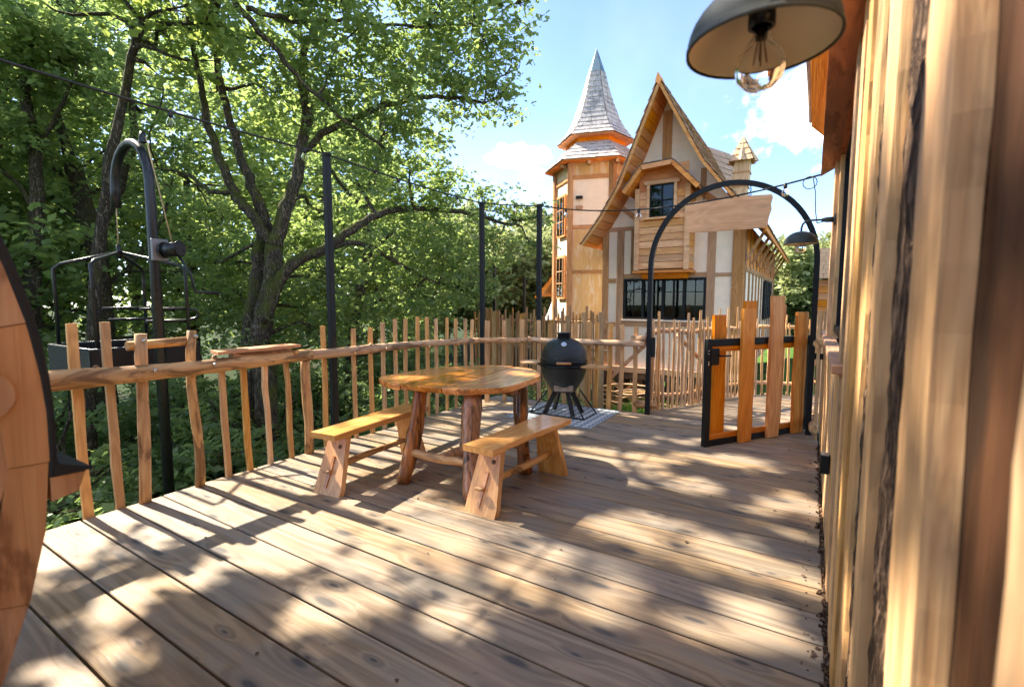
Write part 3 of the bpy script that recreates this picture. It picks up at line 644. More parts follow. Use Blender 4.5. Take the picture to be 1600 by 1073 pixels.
for s_, sg in ((-.38, -1), (.38, 1)):
    m = MB(); pts = []
    X0 = .29 * sg; X1 = .60 * sg
    for q in range(13): a = -math.pi / 2 + math.pi * q / 12; pts.append((bx + X0 + (X1 - X0) * (.45 + .55 * math.cos(a)), by - .02 + .15 * math.sin(a), .618))
    pts = [(bx + X0, by - .15, .618)] + pts + [(bx + X0, by + .12, .618)]
    m.prism(pts, (0, 0, .018)); part('side_shelf', m, M['bench_y'], bq)
    m = MB(); m.beam((bx + X0 * .95, by - .08, .61), (bx + X1 * .7, by - .08, .61), .015, .012); m.beam((bx + X0 * .95, by + .06, .61), (bx + X1 * .7, by + .06, .61), .015, .012); part('shelf_bracket', m, M['band'], bq)
for a in (35, 145, 215, 325):
    ca, sa = math.cos(R(a)), math.sin(R(a))
    m = MB(); m.beam((bx + .10 * ca, by + .10 * sa, .30), (bx + .235 * ca, by + .235 * sa, .012), .03, .055); part('stand_leg', m, M['hoist'], bq)
for sg in (-1, 1):
    m = MB(); m.tube([(bx + sg * .16, by - .14, .30), (bx + sg * .36, by - .20, .02), (bx + sg * .36, by + .18, .02), (bx + sg * .16, by + .14, .30)], .009, 8); part('stand_loop', m, M['hoist'], bq)
m = MB(); m.tube([(bx - .36, by - .20, .02), (bx + .36, by - .20, .02)], .009, 8); part('stand_bar', m, M['hoist'], bq)

# ------------------------------------------------------------------ arch, sign and gate
ar = thing('arch', (-.83, 5.88, 0), 'tall black steel arch over the gateway', 'arch')
pts = [(-1.675, 5.88, -.02), (-1.675, 5.88, .9)] + [(-.828 - .847 * math.cos(math.pi * i / 32), 5.88, 1.80 + .885 * math.sin(math.pi * i / 32)) for i in range(33)] + [(.019, 5.88, .9), (.019, 5.88, -.02)]
m = MB()
vs = []; fs = []
for i, p in enumerate(pts):
    d = (Vector(pts[min(i + 1, len(pts) - 1)]) - Vector(pts[max(i - 1, 0)])).normalized(); nrm = Vector((d.z, 0, -d.x))
    for a, b in ((-1, -1), (1, -1), (1, 1), (-1, 1)): vs.append(Vector(p) + nrm * a * .026 + Vector((0, 1, 0)) * b * .026)
for i in range(len(pts) - 1):
    for k in range(4): fs.append((i * 4 + k, i * 4 + (k + 1) % 4, i * 4 + 4 + (k + 1) % 4, i * 4 + 4 + k))
fs = [tuple(reversed(f)) for f in fs]
m.add(vs, fs); part('arch_tube', m, M['steel'], ar)
m = MB(); m.box((-1.62, 5.86, .84), (.05, .03, .24), ch=.004); part('latch_plate', m, M['steel'], ar)
m = MB(); m.box((.075, 5.88, .83), (.09, .03, .06)); part('hinge_lug', m, M['steel'], ar)
sg_ = thing('hanging_sign', (-.85, 5.85, 2.17), 'blank pale wooden board hanging on chains under the arch', 'sign')
top = [(-1.29 + .875 * i / 8, 2.515 + .004 * math.sin(i * 1.3) - (.03 if i == 0 else 0)) for i in range(9)]
rgt = [(-.405, 2.48), (-.42, 2.42), (-.412, 2.36), (-.435, 2.28), (-.445, 2.20)]
bot = [(-.46 - .79 * i / 8, 2.172 + .004 * math.cos(i * 1.7)) for i in range(9)]
lft = [(-1.275, 2.22), (-1.27, 2.30), (-1.28, 2.40)]
m = MB(); m.prism([(x, 5.84, z) for x, z in top + rgt + bot + lft], (0, .03, 0)); part('board', m, M['sign'], sg_)
for cx_, zt in ((-1.09, 2.575), (-.62, 2.66)):
    nl = int((zt - 2.51) / .024) + 1
    for i in range(nl):
        m = MB(); zc = 2.515 + .024 * i; ring = []
        for k in range(11): a = 2 * math.pi * k / 10; ring.append((cx_ + (.009 * math.cos(a) if i % 2 else 0), 5.855 + (0 if i % 2 else .009 * math.cos(a)), zc + .017 * math.sin(a)))
        m.tube(ring, .003, 5, False); part('chain_link', m, M['steel'], sg_)
GA = R(-124.12)
gt = thing('gate', (-.02, 6.05, 0), 'black framed gate with six orange brown upright boards, swung open', 'gate', None, GA)
# local frame: x along the gate from the hinge, y towards the camera side (negative) / back
def gbox(name, x0, x1, yc, th, z0, z1, mat, par=gt, ch=.003):
    m = MB(); m.box(((x0 + x1) / 2, yc, (z0 + z1) / 2), (x1 - x0, th, z1 - z0), ch=ch); return part(name, m, mat, par)
gbox('frame_stile', 0.0, .06, 0, .05, .015, 1.04, M['steel']); gbox('frame_stile', 1.40, 1.46, 0, .05, .0, 1.04, M['steel'])
gbox('frame_rail', .061, 1.399, 0, .048, .97, 1.035, M['steel']); gbox('frame_rail', .061, 1.399, 0, .048, .004, .06, M['steel'])
FS = 1    # the boards fixed on the camera side
gbox('wood_rail', .065, 1.395, 0, .032, .915, .968, M['gate_x']); gbox('wood_rail', .065, 1.395, 0, .032, .062, .115, M['gate_x'])
for nm, x0, x1, side, z0, z1 in (('b', 1.16, 1.335, -1, .085, 1.265), ('f', .875, 1.05, 1, -.0, 1.325), ('b', .755, .93, -1, .10, 1.40), ('f', .47, .65, 1, .002, 1.45), ('b', .33, .49, -1, .10, 1.36), ('f', .10, .275, 1, .004, 1.285)):
    m = MB(); yb = side * .046 * FS; m.slat(((x0 + x1) / 2, yb, z0 + .005), ((x0 + x1) / 2 + fx(.006), yb, z1), (x1 - x0) * .92, .034, .005, 6, (0, 1, 0)); part('board', m, M['gate_z'], gt)
lk = gbox('lock_box', 1.315, 1.42, 0, .064, .79, .95, M['steel'])
m = MB(); m.tube([(1.33, .03, .88), (1.33, .075, .88), (1.22, .078, .88)], .008, 8); part('handle', m, M['steel'], lk)
for z_ in (.93, .90, .82, .80): m = MB(); m.tube([(1.445, -.028, z_), (1.445, .028, z_)], .006, 6); part('screw', m, M['chrome'], lk)

# ------------------------------------------------------------------ picket fence round the path
f2 = thing('picket_fence', (-.6, 7.6, 0), 'pale split picket fence curving behind the gate along the path', 'fence')
pl = [(-1.70, 6.02), (-1.66, 6.22), (-1.45, 6.56), (-1.27, 6.92), (-.97, 7.58), (-.66, 8.05), (0.0, 8.46), (.9, 8.75), (1.7, 8.95)]
def along(pl, step):
    out = []; acc = 0; nxt = 0
    for (a, b), (c, d) in zip(pl, pl[1:]):
        L = math.hypot(c - a, d - b)
        while nxt <= acc + L: q = (nxt - acc) / L; out.append((a + (c - a) * q, b + (d - b) * q, math.atan2(d - b, c - a))); nxt += step * random.uniform(.8, 1.2)
        acc += L
    return out
for i, (x, yv, an) in enumerate(along(pl, .08)):
    hgt = random.uniform(1.10, 1.32) if x < -.9 else random.uniform(1.02, 1.2)
    if random.random() < .12: hgt -= .1
    m = MB(); pts = []; r0 = random.uniform(.015, .023); lean = fx(.035)
    for k in range(6): q = k / 5; pts.append((x + math.cos(an) * lean * q + fx(.006), yv + math.sin(an) * lean * q + fx(.006), -.12 + (hgt + .12) * q))
    m.tube(pts, [r0 * random.uniform(.9, 1.12) * (1 if k < 5 else .75) for k in range(6)], 5, True, False); part('picket', m, M['picket'], f2)
for zr in (.16, 1.0):
    for (a, b), (c, d) in zip(pl, pl[1:]): 
        ax, ay = -(d - b), (c - a); L = math.hypot(ax, ay); ax, ay = ax / L * .04, ay / L * .04
        part('rail_log', wob_log((a + ax, b + ay, zr + fx(.02)), (c + ax, d + ay, zr + fx(.02)), .032, .03, 6, .008, 7), M['log_x'], f2)
m = MB(); m.beam((-1.5, 6.55, .95), (-1.2, 7.2, .45), .04, .03); part('diagonal_brace', m, M['larch_x'], f2)
f3 = thing('picket_fence', (.1, 6.1, 0), 'few tall pickets between the arch and the cladded cabin corner', 'fence')
for i in range(9):
    x, yv = .085 + .05 * (i % 2) + fx(.01), 5.72 + .085 * i; m = MB()
    m.slat((x, yv, -.1), (x + fx(.02), yv + fx(.02), random.uniform(1.15, 1.32)), .045, .025, .008, 5, (1, 0, 0)); part('picket', m, M['picket'], f3)
for zr in (.12, .98): part('rail_log', wob_log((.065, 5.62, zr), (.075, 6.5, zr), .042, .036, 6, .01, 9), M['log_y'], f3)
f4 = thing('picket_fence', (-5.3, 9.1, -.6), 'distant brown palisade fence seen above the back handrail', 'fence')
for i in range(44):
    x = -6.55 + i * .072; big = i % 5 == 2
    m = MB(); m.slat((x, 9.0 + fx(.02), -.9), (x + fx(.02), 9.0, random.uniform(1.08, 1.30) - (.1 if big else 0)), .11 if big else random.uniform(.025, .04), .03, .006, 3, (0, 1, 0)); part('picket', m, M['larch_z'] if big else M['timber_z'], f4)
for zr in (.98, .42): part('rail_log', wob_log((-6.6, 9.06, zr), (-3.4, 9.06, zr), .03, .028, 10, .01, 7), M['log_x'], f4)
for (px_, py_, tz, lb) in ((-7.3, 10.9, 2.9, 'thin dark pole beyond the back railing, beside the corner pole'), (-7.6, 13.0, 2.1, 'thin dark pole standing among the far pale trees')):
    p = thing('light_pole', (px_, py_, -2), lb, 'pole'); m = MB(); m.box((px_, py_, tz / 2 - 1), (.07, .07, tz + 2), ch=.006); part('post', m, M['steel'], p)
    m = MB(); m.box((px_, py_, tz + .006), (.08, .08, .012)); part('cap', m, M['steel'], p)
# ------------------------------------------------------------------ hoist with hanging basket
HX, HY = -4.91, 1.99          # the mast stands clear of the deck edge
ho = thing('hoist', (HX, HY, -2.2), 'black hooked pipe hoist with crank winch standing outside the railing', 'hoist')
pts = [(HX, HY, -2.2), (HX, HY, 2.42)] + [(HX - .35 + .35 * math.cos(math.pi * i / 10), HY, 2.44 + .36 * math.sin(math.pi * i / 10)) for i in range(11)] + [(HX - .70, HY, 2.27)]
m = MB(); m.tube(pts, [.048, .040] + [.039] * 12, 12); part('mast', m, M['hoist'], ho)
m = MB(); m.lathe([(.001, .07), (.02, .07), (.03, .02), (.03, -.02)], 10, (HX - .07, HY, 2.78)); part('pulley_cap', m, M['hoist'], ho)
WX, WY, WZ = HX + .065, HY + .02, 1.84
m = MB(); m.box((WX, WY, WZ), (.03, .13, .19), ch=.006); wi = part('winch_body', m, plain('winch_plate', (.20, .21, .21), .45, .6), ho)
m = MB(); m.tube([(WX + .02, WY + .02, WZ), (WX + .17, WY + .09, WZ + .01)], .062, 16); part('drum', m, M['hoist'], wi)
for q in (.08, .92):
    m = MB(); m.tube([(WX + .02 + .15 * q - .004, WY + .02 + .07 * q, WZ + .01 * q), (WX + .02 + .15 * q + .004, WY + .024 + .07 * q, WZ + .01 * q)], .070, 16); part('drum_flange', m, M['band'], wi)
m = MB(); m.tube([(WX + .13, WY + .09, WZ - .05), (WX + .16, WY + .16, WZ - .2), (WX + .18, WY + .18, WZ - .36), (WX + .19, WY + .38, WZ - .37)], [.011, .011, .013, .018], 8); part('crank', m, M['hoist'], wi)
m = MB(); m.tube([(HX - .04, HY + .01, 2.81), (WX + .09, WY + .06, WZ + .06)], .0055, 5); part('rope', m, M['rope'], ho)
BXX = HX - .715
m = MB(); m.tube([(HX - .70, HY, 2.29), (BXX, HY, 1.93)], .0055, 5); part('rope', m, M['rope'], ho)
bk = thing('hanging_basket', (BXX, HY, .75), 'black tubular passenger basket hanging from the hoist beyond the railing', 'basket')
m = MB(); m.tube([(BXX, HY, 1.80), (BXX, HY, 1.93)], .02, 8); part('hub', m, M['hoist'], bk)
for sx, sy in ((-1, -1), (-1, 1), (1, -1), (1, 1)):
    a, b = BXX + sx * .44, HY + sy * .36
    m = MB(); m.tube([(BXX, HY, 1.86), (BXX + sx * .40, HY + sy * .32, 1.745), (a, b, 1.70), (a + sx * .01, b, 1.63), (a + sx * .02, b, .78)], .016, 8); part('frame_tube', m, M['hoist'], bk)
m = MB(); zt, hx_, hy_ = .84, .50, .42
m.box((BXX, HY, .70), (2 * hx_, 2 * hy_, .02))
for sg in (-1, 1): m.box((BXX + sg * hx_, HY, zt), (.02, 2 * hy_, .28)); m.box((BXX, HY + sg * hy_, zt), (2 * hx_, .02, .28))
tub = part('tub', m, M['steel'], bk)
m = MB(); m.tube([(BXX - hx_, HY - hy_, .985), (BXX + hx_, HY - hy_, .985), (BXX + hx_, HY + hy_, .985), (BXX - hx_, HY + hy_, .985), (BXX - hx_, HY - hy_, .985)], .014, 8); part('tub_rim', m, M['hoist'], tub)
for sx in (-1, 1):
    x_ = BXX + sx * .42
    m = MB(); m.tube([(x_, HY + .02, 1.21), (x_, HY + .37, 1.21), (x_, HY + .45, 1.23), (x_, HY + .475, 1.27), (x_, HY + .45, 1.31), (x_, HY + .37, 1.325), (x_, HY - .02, 1.325)], .014, 8); part('arm_loop', m, M['hoist'], bk)

# ------------------------------------------------------------------ cabin on the right
cb = thing('cladded_cabin', (.3, 2.0, 0), 'cabin wall at right edge clad in waney boards with bark, close to the camera', 'cabin')
m = MB(); m.box((.62, .65, 1.35), (.86, 4.4, 2.9)); part('wall', m, M['brown'], cb)
m = MB(); m.box((.62, 3.953, .55), (.86, 2.2, 1.1)); m.box((.62, 3.953, 2.67), (.86, 2.2, .3)); m.box((.62, 4.863, 1.81), (.855, .38, 1.41)); part('wall', m, M['brown'], cb)
def waney(y0, y1, x0, x1, z0, z1, mat, name='cladding_board'):
    m = MB(); seg = 34; vs = []; fs = []; pa, pb = random.uniform(0, 6), random.uniform(0, 6)
    for i in range(seg + 1):
        q = i / seg; z = z0 + (z1 - z0) * q
        a = y0 + .014 * math.sin(7 * q + pa) + .006 * math.sin(31 * q + pb) + fx(.006); b = y1 + .016 * math.sin(6 * q + pb) + .007 * math.sin(27 * q + pa) + fx(.006)
        for p in ((x0, a), (x1, a - .006), (x1, b + .006), (x0, b)): vs.append((p[0], p[1], z))
    for i in range(seg):
        for k in range(4): fs.append((i * 4 + (k + 1) % 4, i * 4 + k, i * 4 + 4 + k, i * 4 + 4 + (k + 1) % 4))
    fs.append((0, 1, 2, 3)); q = seg * 4; fs.append((q + 3, q + 2, q + 1, q)); m.add(vs, fs); return part(name, m, mat, cb)
BD = [(-.45, -.27), (.02, .17), (.30, .45), (.706, .876), (1.22, 1.40), (1.66, 1.86), (1.90, 2.10), (2.22, 2.36), (2.38, 2.53), (2.60, 2.78)]
for i, (y0, y1) in enumerate(BD): waney(y0, y1, .117 + (.007 if i % 3 == 2 else 0), .149, -.05, 2.62, M['clad'])
for (a, b), (c, d) in zip(BD, BD[1:]):
    y0, y1 = b - .02, c + .02; bx0 = .158 if c in (.706, .27) else .139
    m = MB(); nz_ = 60; ny_ = 7; vs = []; fs = []
    for i in range(nz_ + 1):
        for j in range(ny_ + 1):
            vs.append((bx0 - .010 * math.sin(math.pi * j / ny_) + fx(.005), y0 + (y1 - y0) * j / ny_, -.05 + 2.65 * i / nz_))
    for i in range(nz_):
        for j in range(ny_): q = i * (ny_ + 1) + j; fs.append((q, q + ny_ + 1, q + ny_ + 2, q + 1))
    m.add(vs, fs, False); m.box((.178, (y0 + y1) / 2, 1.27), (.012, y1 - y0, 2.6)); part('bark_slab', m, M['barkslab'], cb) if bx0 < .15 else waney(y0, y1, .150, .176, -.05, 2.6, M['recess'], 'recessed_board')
yy = 2.80
while yy < 5.45:
    wd = random.uniform(.065, .10); m = MB(); m.slat((.135, yy + wd / 2, -.04), (.135, yy + wd / 2, 1.07), wd, .028, .004, 5, (1, 0, 0)); part('slat', m, M['clad'], cb); yy += wd + random.uniform(.012, .03)
m = MB(); m.box((.165, 4.12, .5), (.02, 2.7, 1.1)); part('slat_backing', m, M['barkslab'], cb)
m = MB(); m.box((.122, 4.02, 1.098), (.078, 2.94, .042), ch=.005); part('ledge', m, M['ledge'], cb)
wf = MB(); wf.box((.185, 2.95, 1.83), (.05, .06, 1.30)); wf.box((.185, 4.47, 1.83), (.05, .06, 1.30)); wf.box((.185, 3.71, 2.47), (.05, 1.46, .06)); wf.box((.183, 3.71, 1.19), (.07, 1.58, .05)); wf.box((.187, 3.71, 1.83), (.035, .04, 1.22)); wf.box((.19, 3.33, 1.83), (.02, .02, 1.22)); wf.box((.19, 4.09, 1.83), (.02, .02, 1.22))
wfo = part('window_frame', wf, M['steel'], cb)
m = MB(); m.box((.195, 3.71, 1.83), (.006, 1.46, 1.22)); part('pane', m, M['glass'], wfo)
m = MB(); m.tube([(.155, 3.05, 1.62), (.14, 3.02, 1.72)], .004, 5); part('stay', m, M['chrome'], wfo)
m = MB(); m.box((.155, 4.60, 1.85), (.045, .20, 1.48), ch=.004); part('window_trim', m, M['clad'], cb)
m = MB(); m.box((.13, 4.83, 1.86), (.05, .24, 1.48), ch=.004); part('corner_post', m, M['clad'], cb)
m = MB(); m.box((.15, 2.86, 1.86), (.05, .10, 1.5), ch=.004); part('window_trim', m, M['clad'], cb)
m = MB(); m.box((.165, 3.72, 2.535), (.07, 1.7, .08), ch=.004); part('window_trim', m, M['fascia'], cb)
m = MB(); m.prism([(.01, -1.4, 2.50), (.15, -1.4, 2.52), (.15, 4.93, 2.52), (.01, 5.2, 2.50)], (0, 0, .035)); part('fascia_board', m, M['fascia'], cb)
m = MB(); m.prism([(-.10, -1.4, 2.87), (.16, -1.4, 2.60), (.16, 4.85, 2.60), (-.075, 4.85, 2.84)], (0, 0, .02)); part('soffit', m, M['soffit'], cb)
rows = []
m = MB()
for i in range(40):
    y0 = -1.2 + i * .153
    for r_ in range(4):
        xb = -.12 + .035 * (i / 40) + r_ * .13; zb = 2.885 + r_ * .135
        m.prism([(xb, y0, zb), (xb + .17, y0, zb + .16), (xb + .17, y0 + .148, zb + .16), (xb, y0 + .148, zb)], (-.012, 0, .014 + fx(.004)))
part('roof_shingles', m, M['shingle_red'], cb, 'stuff')
m = MB(); m.box((.096, 3.07, .52), (.045, .06, .10), ch=.006); bxo = part('outlet_box', m, M['steel'], cb)
m = MB(); m.box((.094, 3.07, .574), (.035, .05, .006)); part('outlet_lid', m, M['chrome'], bxo)
m = MB(); pts = []; rad = []
for i in range(130): pts.append((.112 + fx(.006), -1.2 + i * .052, -.018 + fx(.008))); rad.append(random.uniform(.012, .026))
m.tube(pts, rad, 6, True, False, .25); part('bark_edging', m, M['barkslab'], cb)
m = MB()
for i in range(90):
    p = (.108 + fx(.014), random.uniform(1.2, 5.6), .004 + fx(.006)); m.beam((p[0], p[1], p[2]), (p[0] + fx(.02), p[1] + fx(.05), p[2] + fx(.01)), random.uniform(.008, .02), random.uniform(.006, .014))
part('bark_chips', m, M['barkslab'], cb, 'stuff')

def lamp(x, y, z, label):
    l = thing('wall_lamp', (.13, y, z + .175), label, 'lamp', 'gooseneck lamps on the cabin')
    rr = .122; outer = []; inner = []
    for i in range(13):
        a = math.pi / 2 * i / 12; outer.append((rr * math.cos(a) if i < 12 else .012, .098 * math.sin(a) ** .95))
    m = MB(); m.lathe([(rr * .985, -.004), (rr * 1.012, -.004), (rr * 1.012, .004)] + outer, 40, (x, y, z)); sh = part('lamp_shade', m, M['shade_out'], l)
    m = MB(); m.lathe([(r_ * .97, h_ * .955 - .001) for r_, h_ in outer][::-1], 40, (x, y, z)); part('shade_lining', m, M['shade_in'], sh)
    m = MB(); m.lathe([(.001, .085), (.022, .085), (.022, .03), (.016, .03)], 16, (x, y, z)); part('socket', m, M['band'], l)
    prof = [(.012, .034), (.015, .02), (.024, .004), (.036, -.012), (.041, -.03), (.037, -.05), (.022, -.066), (.001, -.071)]
    m = MB(); m.lathe(prof, 24, (x, y, z - .006)); bu = part('bulb', m, M['bulb'], l)
    m = MB()
    for k in range(4):
        a = k * 1.57; m.tube([(x + .004 * math.cos(a), y + .004 * math.sin(a), z + .03), (x + .012 * math.cos(a), y + .012 * math.sin(a), z - .03)], .0014, 5)
    part('filament', m, M['filament'], bu)
    m = MB(); m.tube([(.115, y, z + .175), (.04, y, z + .178), (x + .07, y, z + .18), (x + .03, y, z + .175), (x + .008, y, z + .155), (x, y, z + .125), (x, y, z + .09)], .008, 8); part('gooseneck', m, M['shade_out'], l)
    m = MB(); m.tube([(.11, y, z + .175), (.06, y, z + .176), (.03, y, z + .177)], [.022, .02, .012], 12); part('arm_sleeve', m, M['shade_out'], l)
    m = MB(); m.tube([(.126, y, z + .175), (.112, y, z + .175)], .045, 20); part('wall_plate', m, M['shade_out'], l)
lamp(-.098, .985, 1.845, 'large near dark green dome lamp with clear bulb, top right above the camera')
lamp(-.105, 4.62, 1.862, 'small far dome lamp with clear bulb beside the right leg of the arch')

# ------------------------------------------------------------------ barrel hut on the left
BX, BYc, BZc, BR = -1.39, -1.0, 1.12, 1.353
br = thing('barrel_hut', (-2.3, BYc, 0), 'rounded wooden barrel hut end with black edge, blurred at far left', 'hut')
def bpt(a, r, x): return (x, BYc + r * math.cos(a), BZc + r * math.sin(a))
A0 = -.95; step = .225
for i in range(34):
    a0 = A0 + i * step + .0008; a1 = A0 + (i + 1) * step - .0008
    if a0 > math.pi + .95: break
    dr = fx(.004); xo = BX + fx(.004); m = MB()
    pl_ = [bpt(a0, BR - .012 + dr, xo), bpt((a0 + a1) / 2, BR - .010 + dr, xo), bpt(a1, BR - .012 + dr, xo), bpt(a1, BR - .075, xo), bpt(a0, BR - .075, xo)]
    m.prism(pl_, (-.09, 0, 0)); part('rim_segment', m, M['barrel'], br)
for i in range(15):
    y0 = BYc - 1.275 + i * .172; y1 = min(y0 + .1715, BYc + BR - .074); hs = [math.sqrt(max((BR - .072) ** 2 - (q - BYc) ** 2, 0)) for q in (y0, y1)]
    xo = BX - .006 + fx(.004)
    zb = .02; m = MB(); m.prism([(xo, y0, max(BZc - hs[0], zb)), (xo, y1, max(BZc - hs[1], zb)), (xo, y1, BZc + hs[1]), (xo, y0, BZc + hs[0])], (-.05, 0, 0)); part('end_plank', m, M['barrel'], br)
for y_, z_, r_ in ((.245, 1.21, .052), (-.15, .62, .09)):
    m = MB(); m.tube([(BX - .03, y_, z_), (BX + .007, y_, z_)], r_, 24); part('log_end', m, M['barrel'], br)
m = MB(); n = 60; vs = []; fs = []
for i in range(n + 1):
    a = -.075 + (math.pi + .15) * i / n; th = .035 + .05 * max(0, min(1, (a - .0) / .9)) * (1 if a < 1.5 else 1)
    ro = BR + .001 + .012 * max(0, min(1, (a + .05) / .6)); [vs.append(bpt(a, r_, x_)) for x_, r_ in ((BX + .004, BR - .010), (BX + .004, ro), (-3.2, ro), (-3.2, BR - .010))]
for i in range(n):
    for k in range(4): fs.append((i * 4 + k, i * 4 + (k + 1) % 4, i * 4 + 4 + (k + 1) % 4, i * 4 + 4 + k))
m.add(vs, fs, True); part('roof_membrane', m, M['membrane'], br)
m = MB(); m.prism([(BX + .006, .35, 1.07), (BX + .006, .355, 1.045), (BX + .006, .41, 1.024), (BX + .006, .413, 1.018), (BX + .006, .345, 1.02)], (-1.8, 0, 0)); part('drip_edge', m, M['membrane'], br)
m = MB(); m.prism([(BX + .002, .34, 1.018), (BX + .002, .40, 1.016), (BX + .002, .385, .975), (BX + .002, .34, .965)], (-1.7, 0, 0)); part('eave_batten', m, M['barrel'], br)
m = MB(); m.tube([(BX - .09, BYc, BZc), (-3.2, BYc, BZc)], BR - .02, 48, True); part('barrel_body', m, M['barrel'], br)
m = MB(); m.box((-1.6, BYc, .02), (.12, 1.8, .03)); m.box((-3.0, BYc, .02), (.12, 1.8, .03)); part('cradle', m, M['larch_y'], br)

# ------------------------------------------------------------------ timber house with tower
hs_ = thing('timber_house', (-2.6, 11.0, -.8), 'half timbered fairytale house with steep flared gable and hexagonal shingled tower', 'house')
FY = 10.1; LX, RX = -3.93, -1.13
LP = [(-2.61, 5.51), (-2.95, 4.68), (-3.37, 3.66), (-3.75, 3.05), (-4.14, 2.56)]
RP = [(-2.61, 5.51), (-2.07, 4.46), (-1.77, 3.91), (-1.39, 3.42), (-1.05, 3.03), (-.72, 2.66)]
def prof_z(P, x):
    for (a, za), (b, zb) in zip(P, P[1:]):
        if min(a, b) <= x <= max(a, b): return za + (zb - za) * (x - a) / (b - a)
    return P[-1][1]
def rise(y, x, P):
    q = max(0, (y - 14.2) / 4.0); k = abs(x - P[-1][0]) / abs(P[0][0] - P[-1][0]); return .8 * min(q, 1.05) * k
WX0, WX1, WZ0, WZ1 = -3.44, -1.78, 1.01, 1.86
th = .08
def wallpoly(x0, x1, z0, ztop=None):
    xs = [x0] + [x for x in (-3.75, -3.37, -2.95, -2.61, -2.07, -1.77, -1.39) if x0 < x < x1] + [x1]
    tp = [(x, (min(prof_z(LP if x < -2.61 else RP, x) - .10, ztop) if ztop else prof_z(LP if x < -2.61 else RP, x) - .10)) for x in xs]
    m = MB(); m.prism([(x0, FY, z0), (x1, FY, z0)] + [(x, FY, z) for x, z in reversed(tp)], (0, th, 0)); return m
for a in ((LX, WX0, .0, None), (WX1, RX, .0, None), (WX0, WX1, WZ1, None)): part('plaster_wall', wallpoly(*a), M['plaster'], hs_)
part('plaster_wall', wallpoly(WX0, WX1, 0, WZ0), M['plaster'], hs_)
def tim(x0, x1, z0, z1, y=FY, d=.035, mat='timber_z', par=hs_, name='timber'):
    m = MB(); m.box(((x0 + x1) / 2, y - d / 2 + .005, (z0 + z1) / 2), (x1 - x0, d, z1 - z0), ch=.004); return part(name, m, M[mat], par)
tim(LX, LX + .14, 0, 2.95); tim(-3.60, -3.45, 0, 2.87, d=.037); tim(-1.78, -1.63, .0, 3.3, d=.037); tim(RX - .20, RX + .01, -.05, 2.95, d=.05); tim(-2.70, -2.52, 3.2, 5.15)
tim(-3.79, -3.60, 1.79, 1.88, d=.030, mat='timber_x'); tim(-3.45, -1.78, 1.875, 1.96, d=.03, mat='timber_x'); tim(-1.63, RX - .2, 1.87, 1.94, d=.03, mat='timber_x'); tim(-3.79, -3.60, .86, .94, d=.03, mat='timber_x'); tim(-3.45, -1.79, .86, .97, d=.03, mat='timber_x')
tim(-1.63, RX - .2, .90, .97, d=.03, mat='timber_x'); tim(LX + .14, -3.06, 2.87, 2.95, d=.031, mat='timber_x'); tim(-2.0, RX - .2, 2.90, 2.98, d=.031, mat='timber_x')
tim(-3.30, -3.18, 1.96, 2.87, d=.033)
def diag(a, b, wd=.10, d=.028, y=FY):
    m = MB(); m.beam((a[0], y - d / 2, a[1]), (b[0], y - d / 2, b[1]), wd, d, (0, 1, 0)); part('timber', m, M['timber_x'], hs_)
diag((-3.55, 3.38), (-3.05, 2.98)); diag((-2.52, 3.98), (-1.5, 3.15), .13); diag((-2.70, 4.12), (-3.1, 3.8), .10); tim(-1.95, -1.85, 3.5, 3.95, d=.026)
m = MB(); m.box(((LX + RX) / 2, FY - .02, -.06), (RX - LX + .12, .16, .12), ch=.006); part('sill_beam', m, M['timber_x'], hs_)
m = MB(); m.box(((LX + RX) / 2, FY + .02, -.19), (RX - LX, .14, .14)); part('sill_beam', m, M['brown'], hs_)
# underside: posts, braces, skirting boards
for x in (LX + .1, -3.1, -2.3, -1.5, RX - .1):
    m = MB(); m.box((x, FY + .15, -1.0), (.14, .14, 1.5)); part('foundation_post', m, M['brown'], hs_)
for i in range(15):
    x = LX + .05 + i * .19; m = MB(); m.box((x, FY + .45, -.75), (.17, .025, 1.1)); part('skirting_board', m, M['brown'] if i % 3 else M['timber_z'], hs_)
for a, b in (((-3.75, -.3), (-3.0, -.95)), ((-3.2, -.35), (-3.75, -.95)), ((-2.3, -.3), (-1.7, -.9))):
    m = MB(); m.beam((a[0], FY + .05, a[1]), (b[0], FY + .05, b[1]), .07, .04, (0, 1, 0)); part('cross_brace', m, M['larch_x'], hs_)
for i in range(9):
    part('brushwood', wob_log((-3.8 + fx(.3), FY - .25 + fx(.15), -.85 + i * .05), (-2.6 + fx(.4), FY - .2 + fx(.15), -.8 + i * .06 + fx(.15)), .02, .016, 8, .08, 6), M['picket'], hs_)
# big window
wnd = MB(); fw_ = .05; X0, X1, Z0, Z1 = WX0, WX1, WZ0, WZ1; yw = FY + .0
for x in (X0 + fw_ / 2, X1 - fw_ / 2): wnd.box((x, yw, (Z0 + Z1) / 2), (fw_, .07, Z1 - Z0))
for z in (Z0 + fw_ / 2, Z1 - fw_ / 2): wnd.box(((X0 + X1) / 2, yw, z), (X1 - X0 - 2 * fw_, .068, fw_))
for q in (.25, .5, .75): wnd.box((X0 + (X1 - X0) * q, yw, (Z0 + Z1) / 2), (.055, .06, Z1 - Z0 - 2 * fw_))
for q in (.125, .375, .625, .875): wnd.box((X0 + (X1 - X0) * q, yw + .012, (Z0 + Z1) / 2), (.014, .02, Z1 - Z0 - 2 * fw_))
for q in (.34, .67): wnd.box(((X0 + X1) / 2, yw + .012, Z0 + (Z1 - Z0) * q), (X1 - X0 - 2 * fw_, .018, .014))
wd_ = part('window_frame', wnd, M['steel'], hs_)
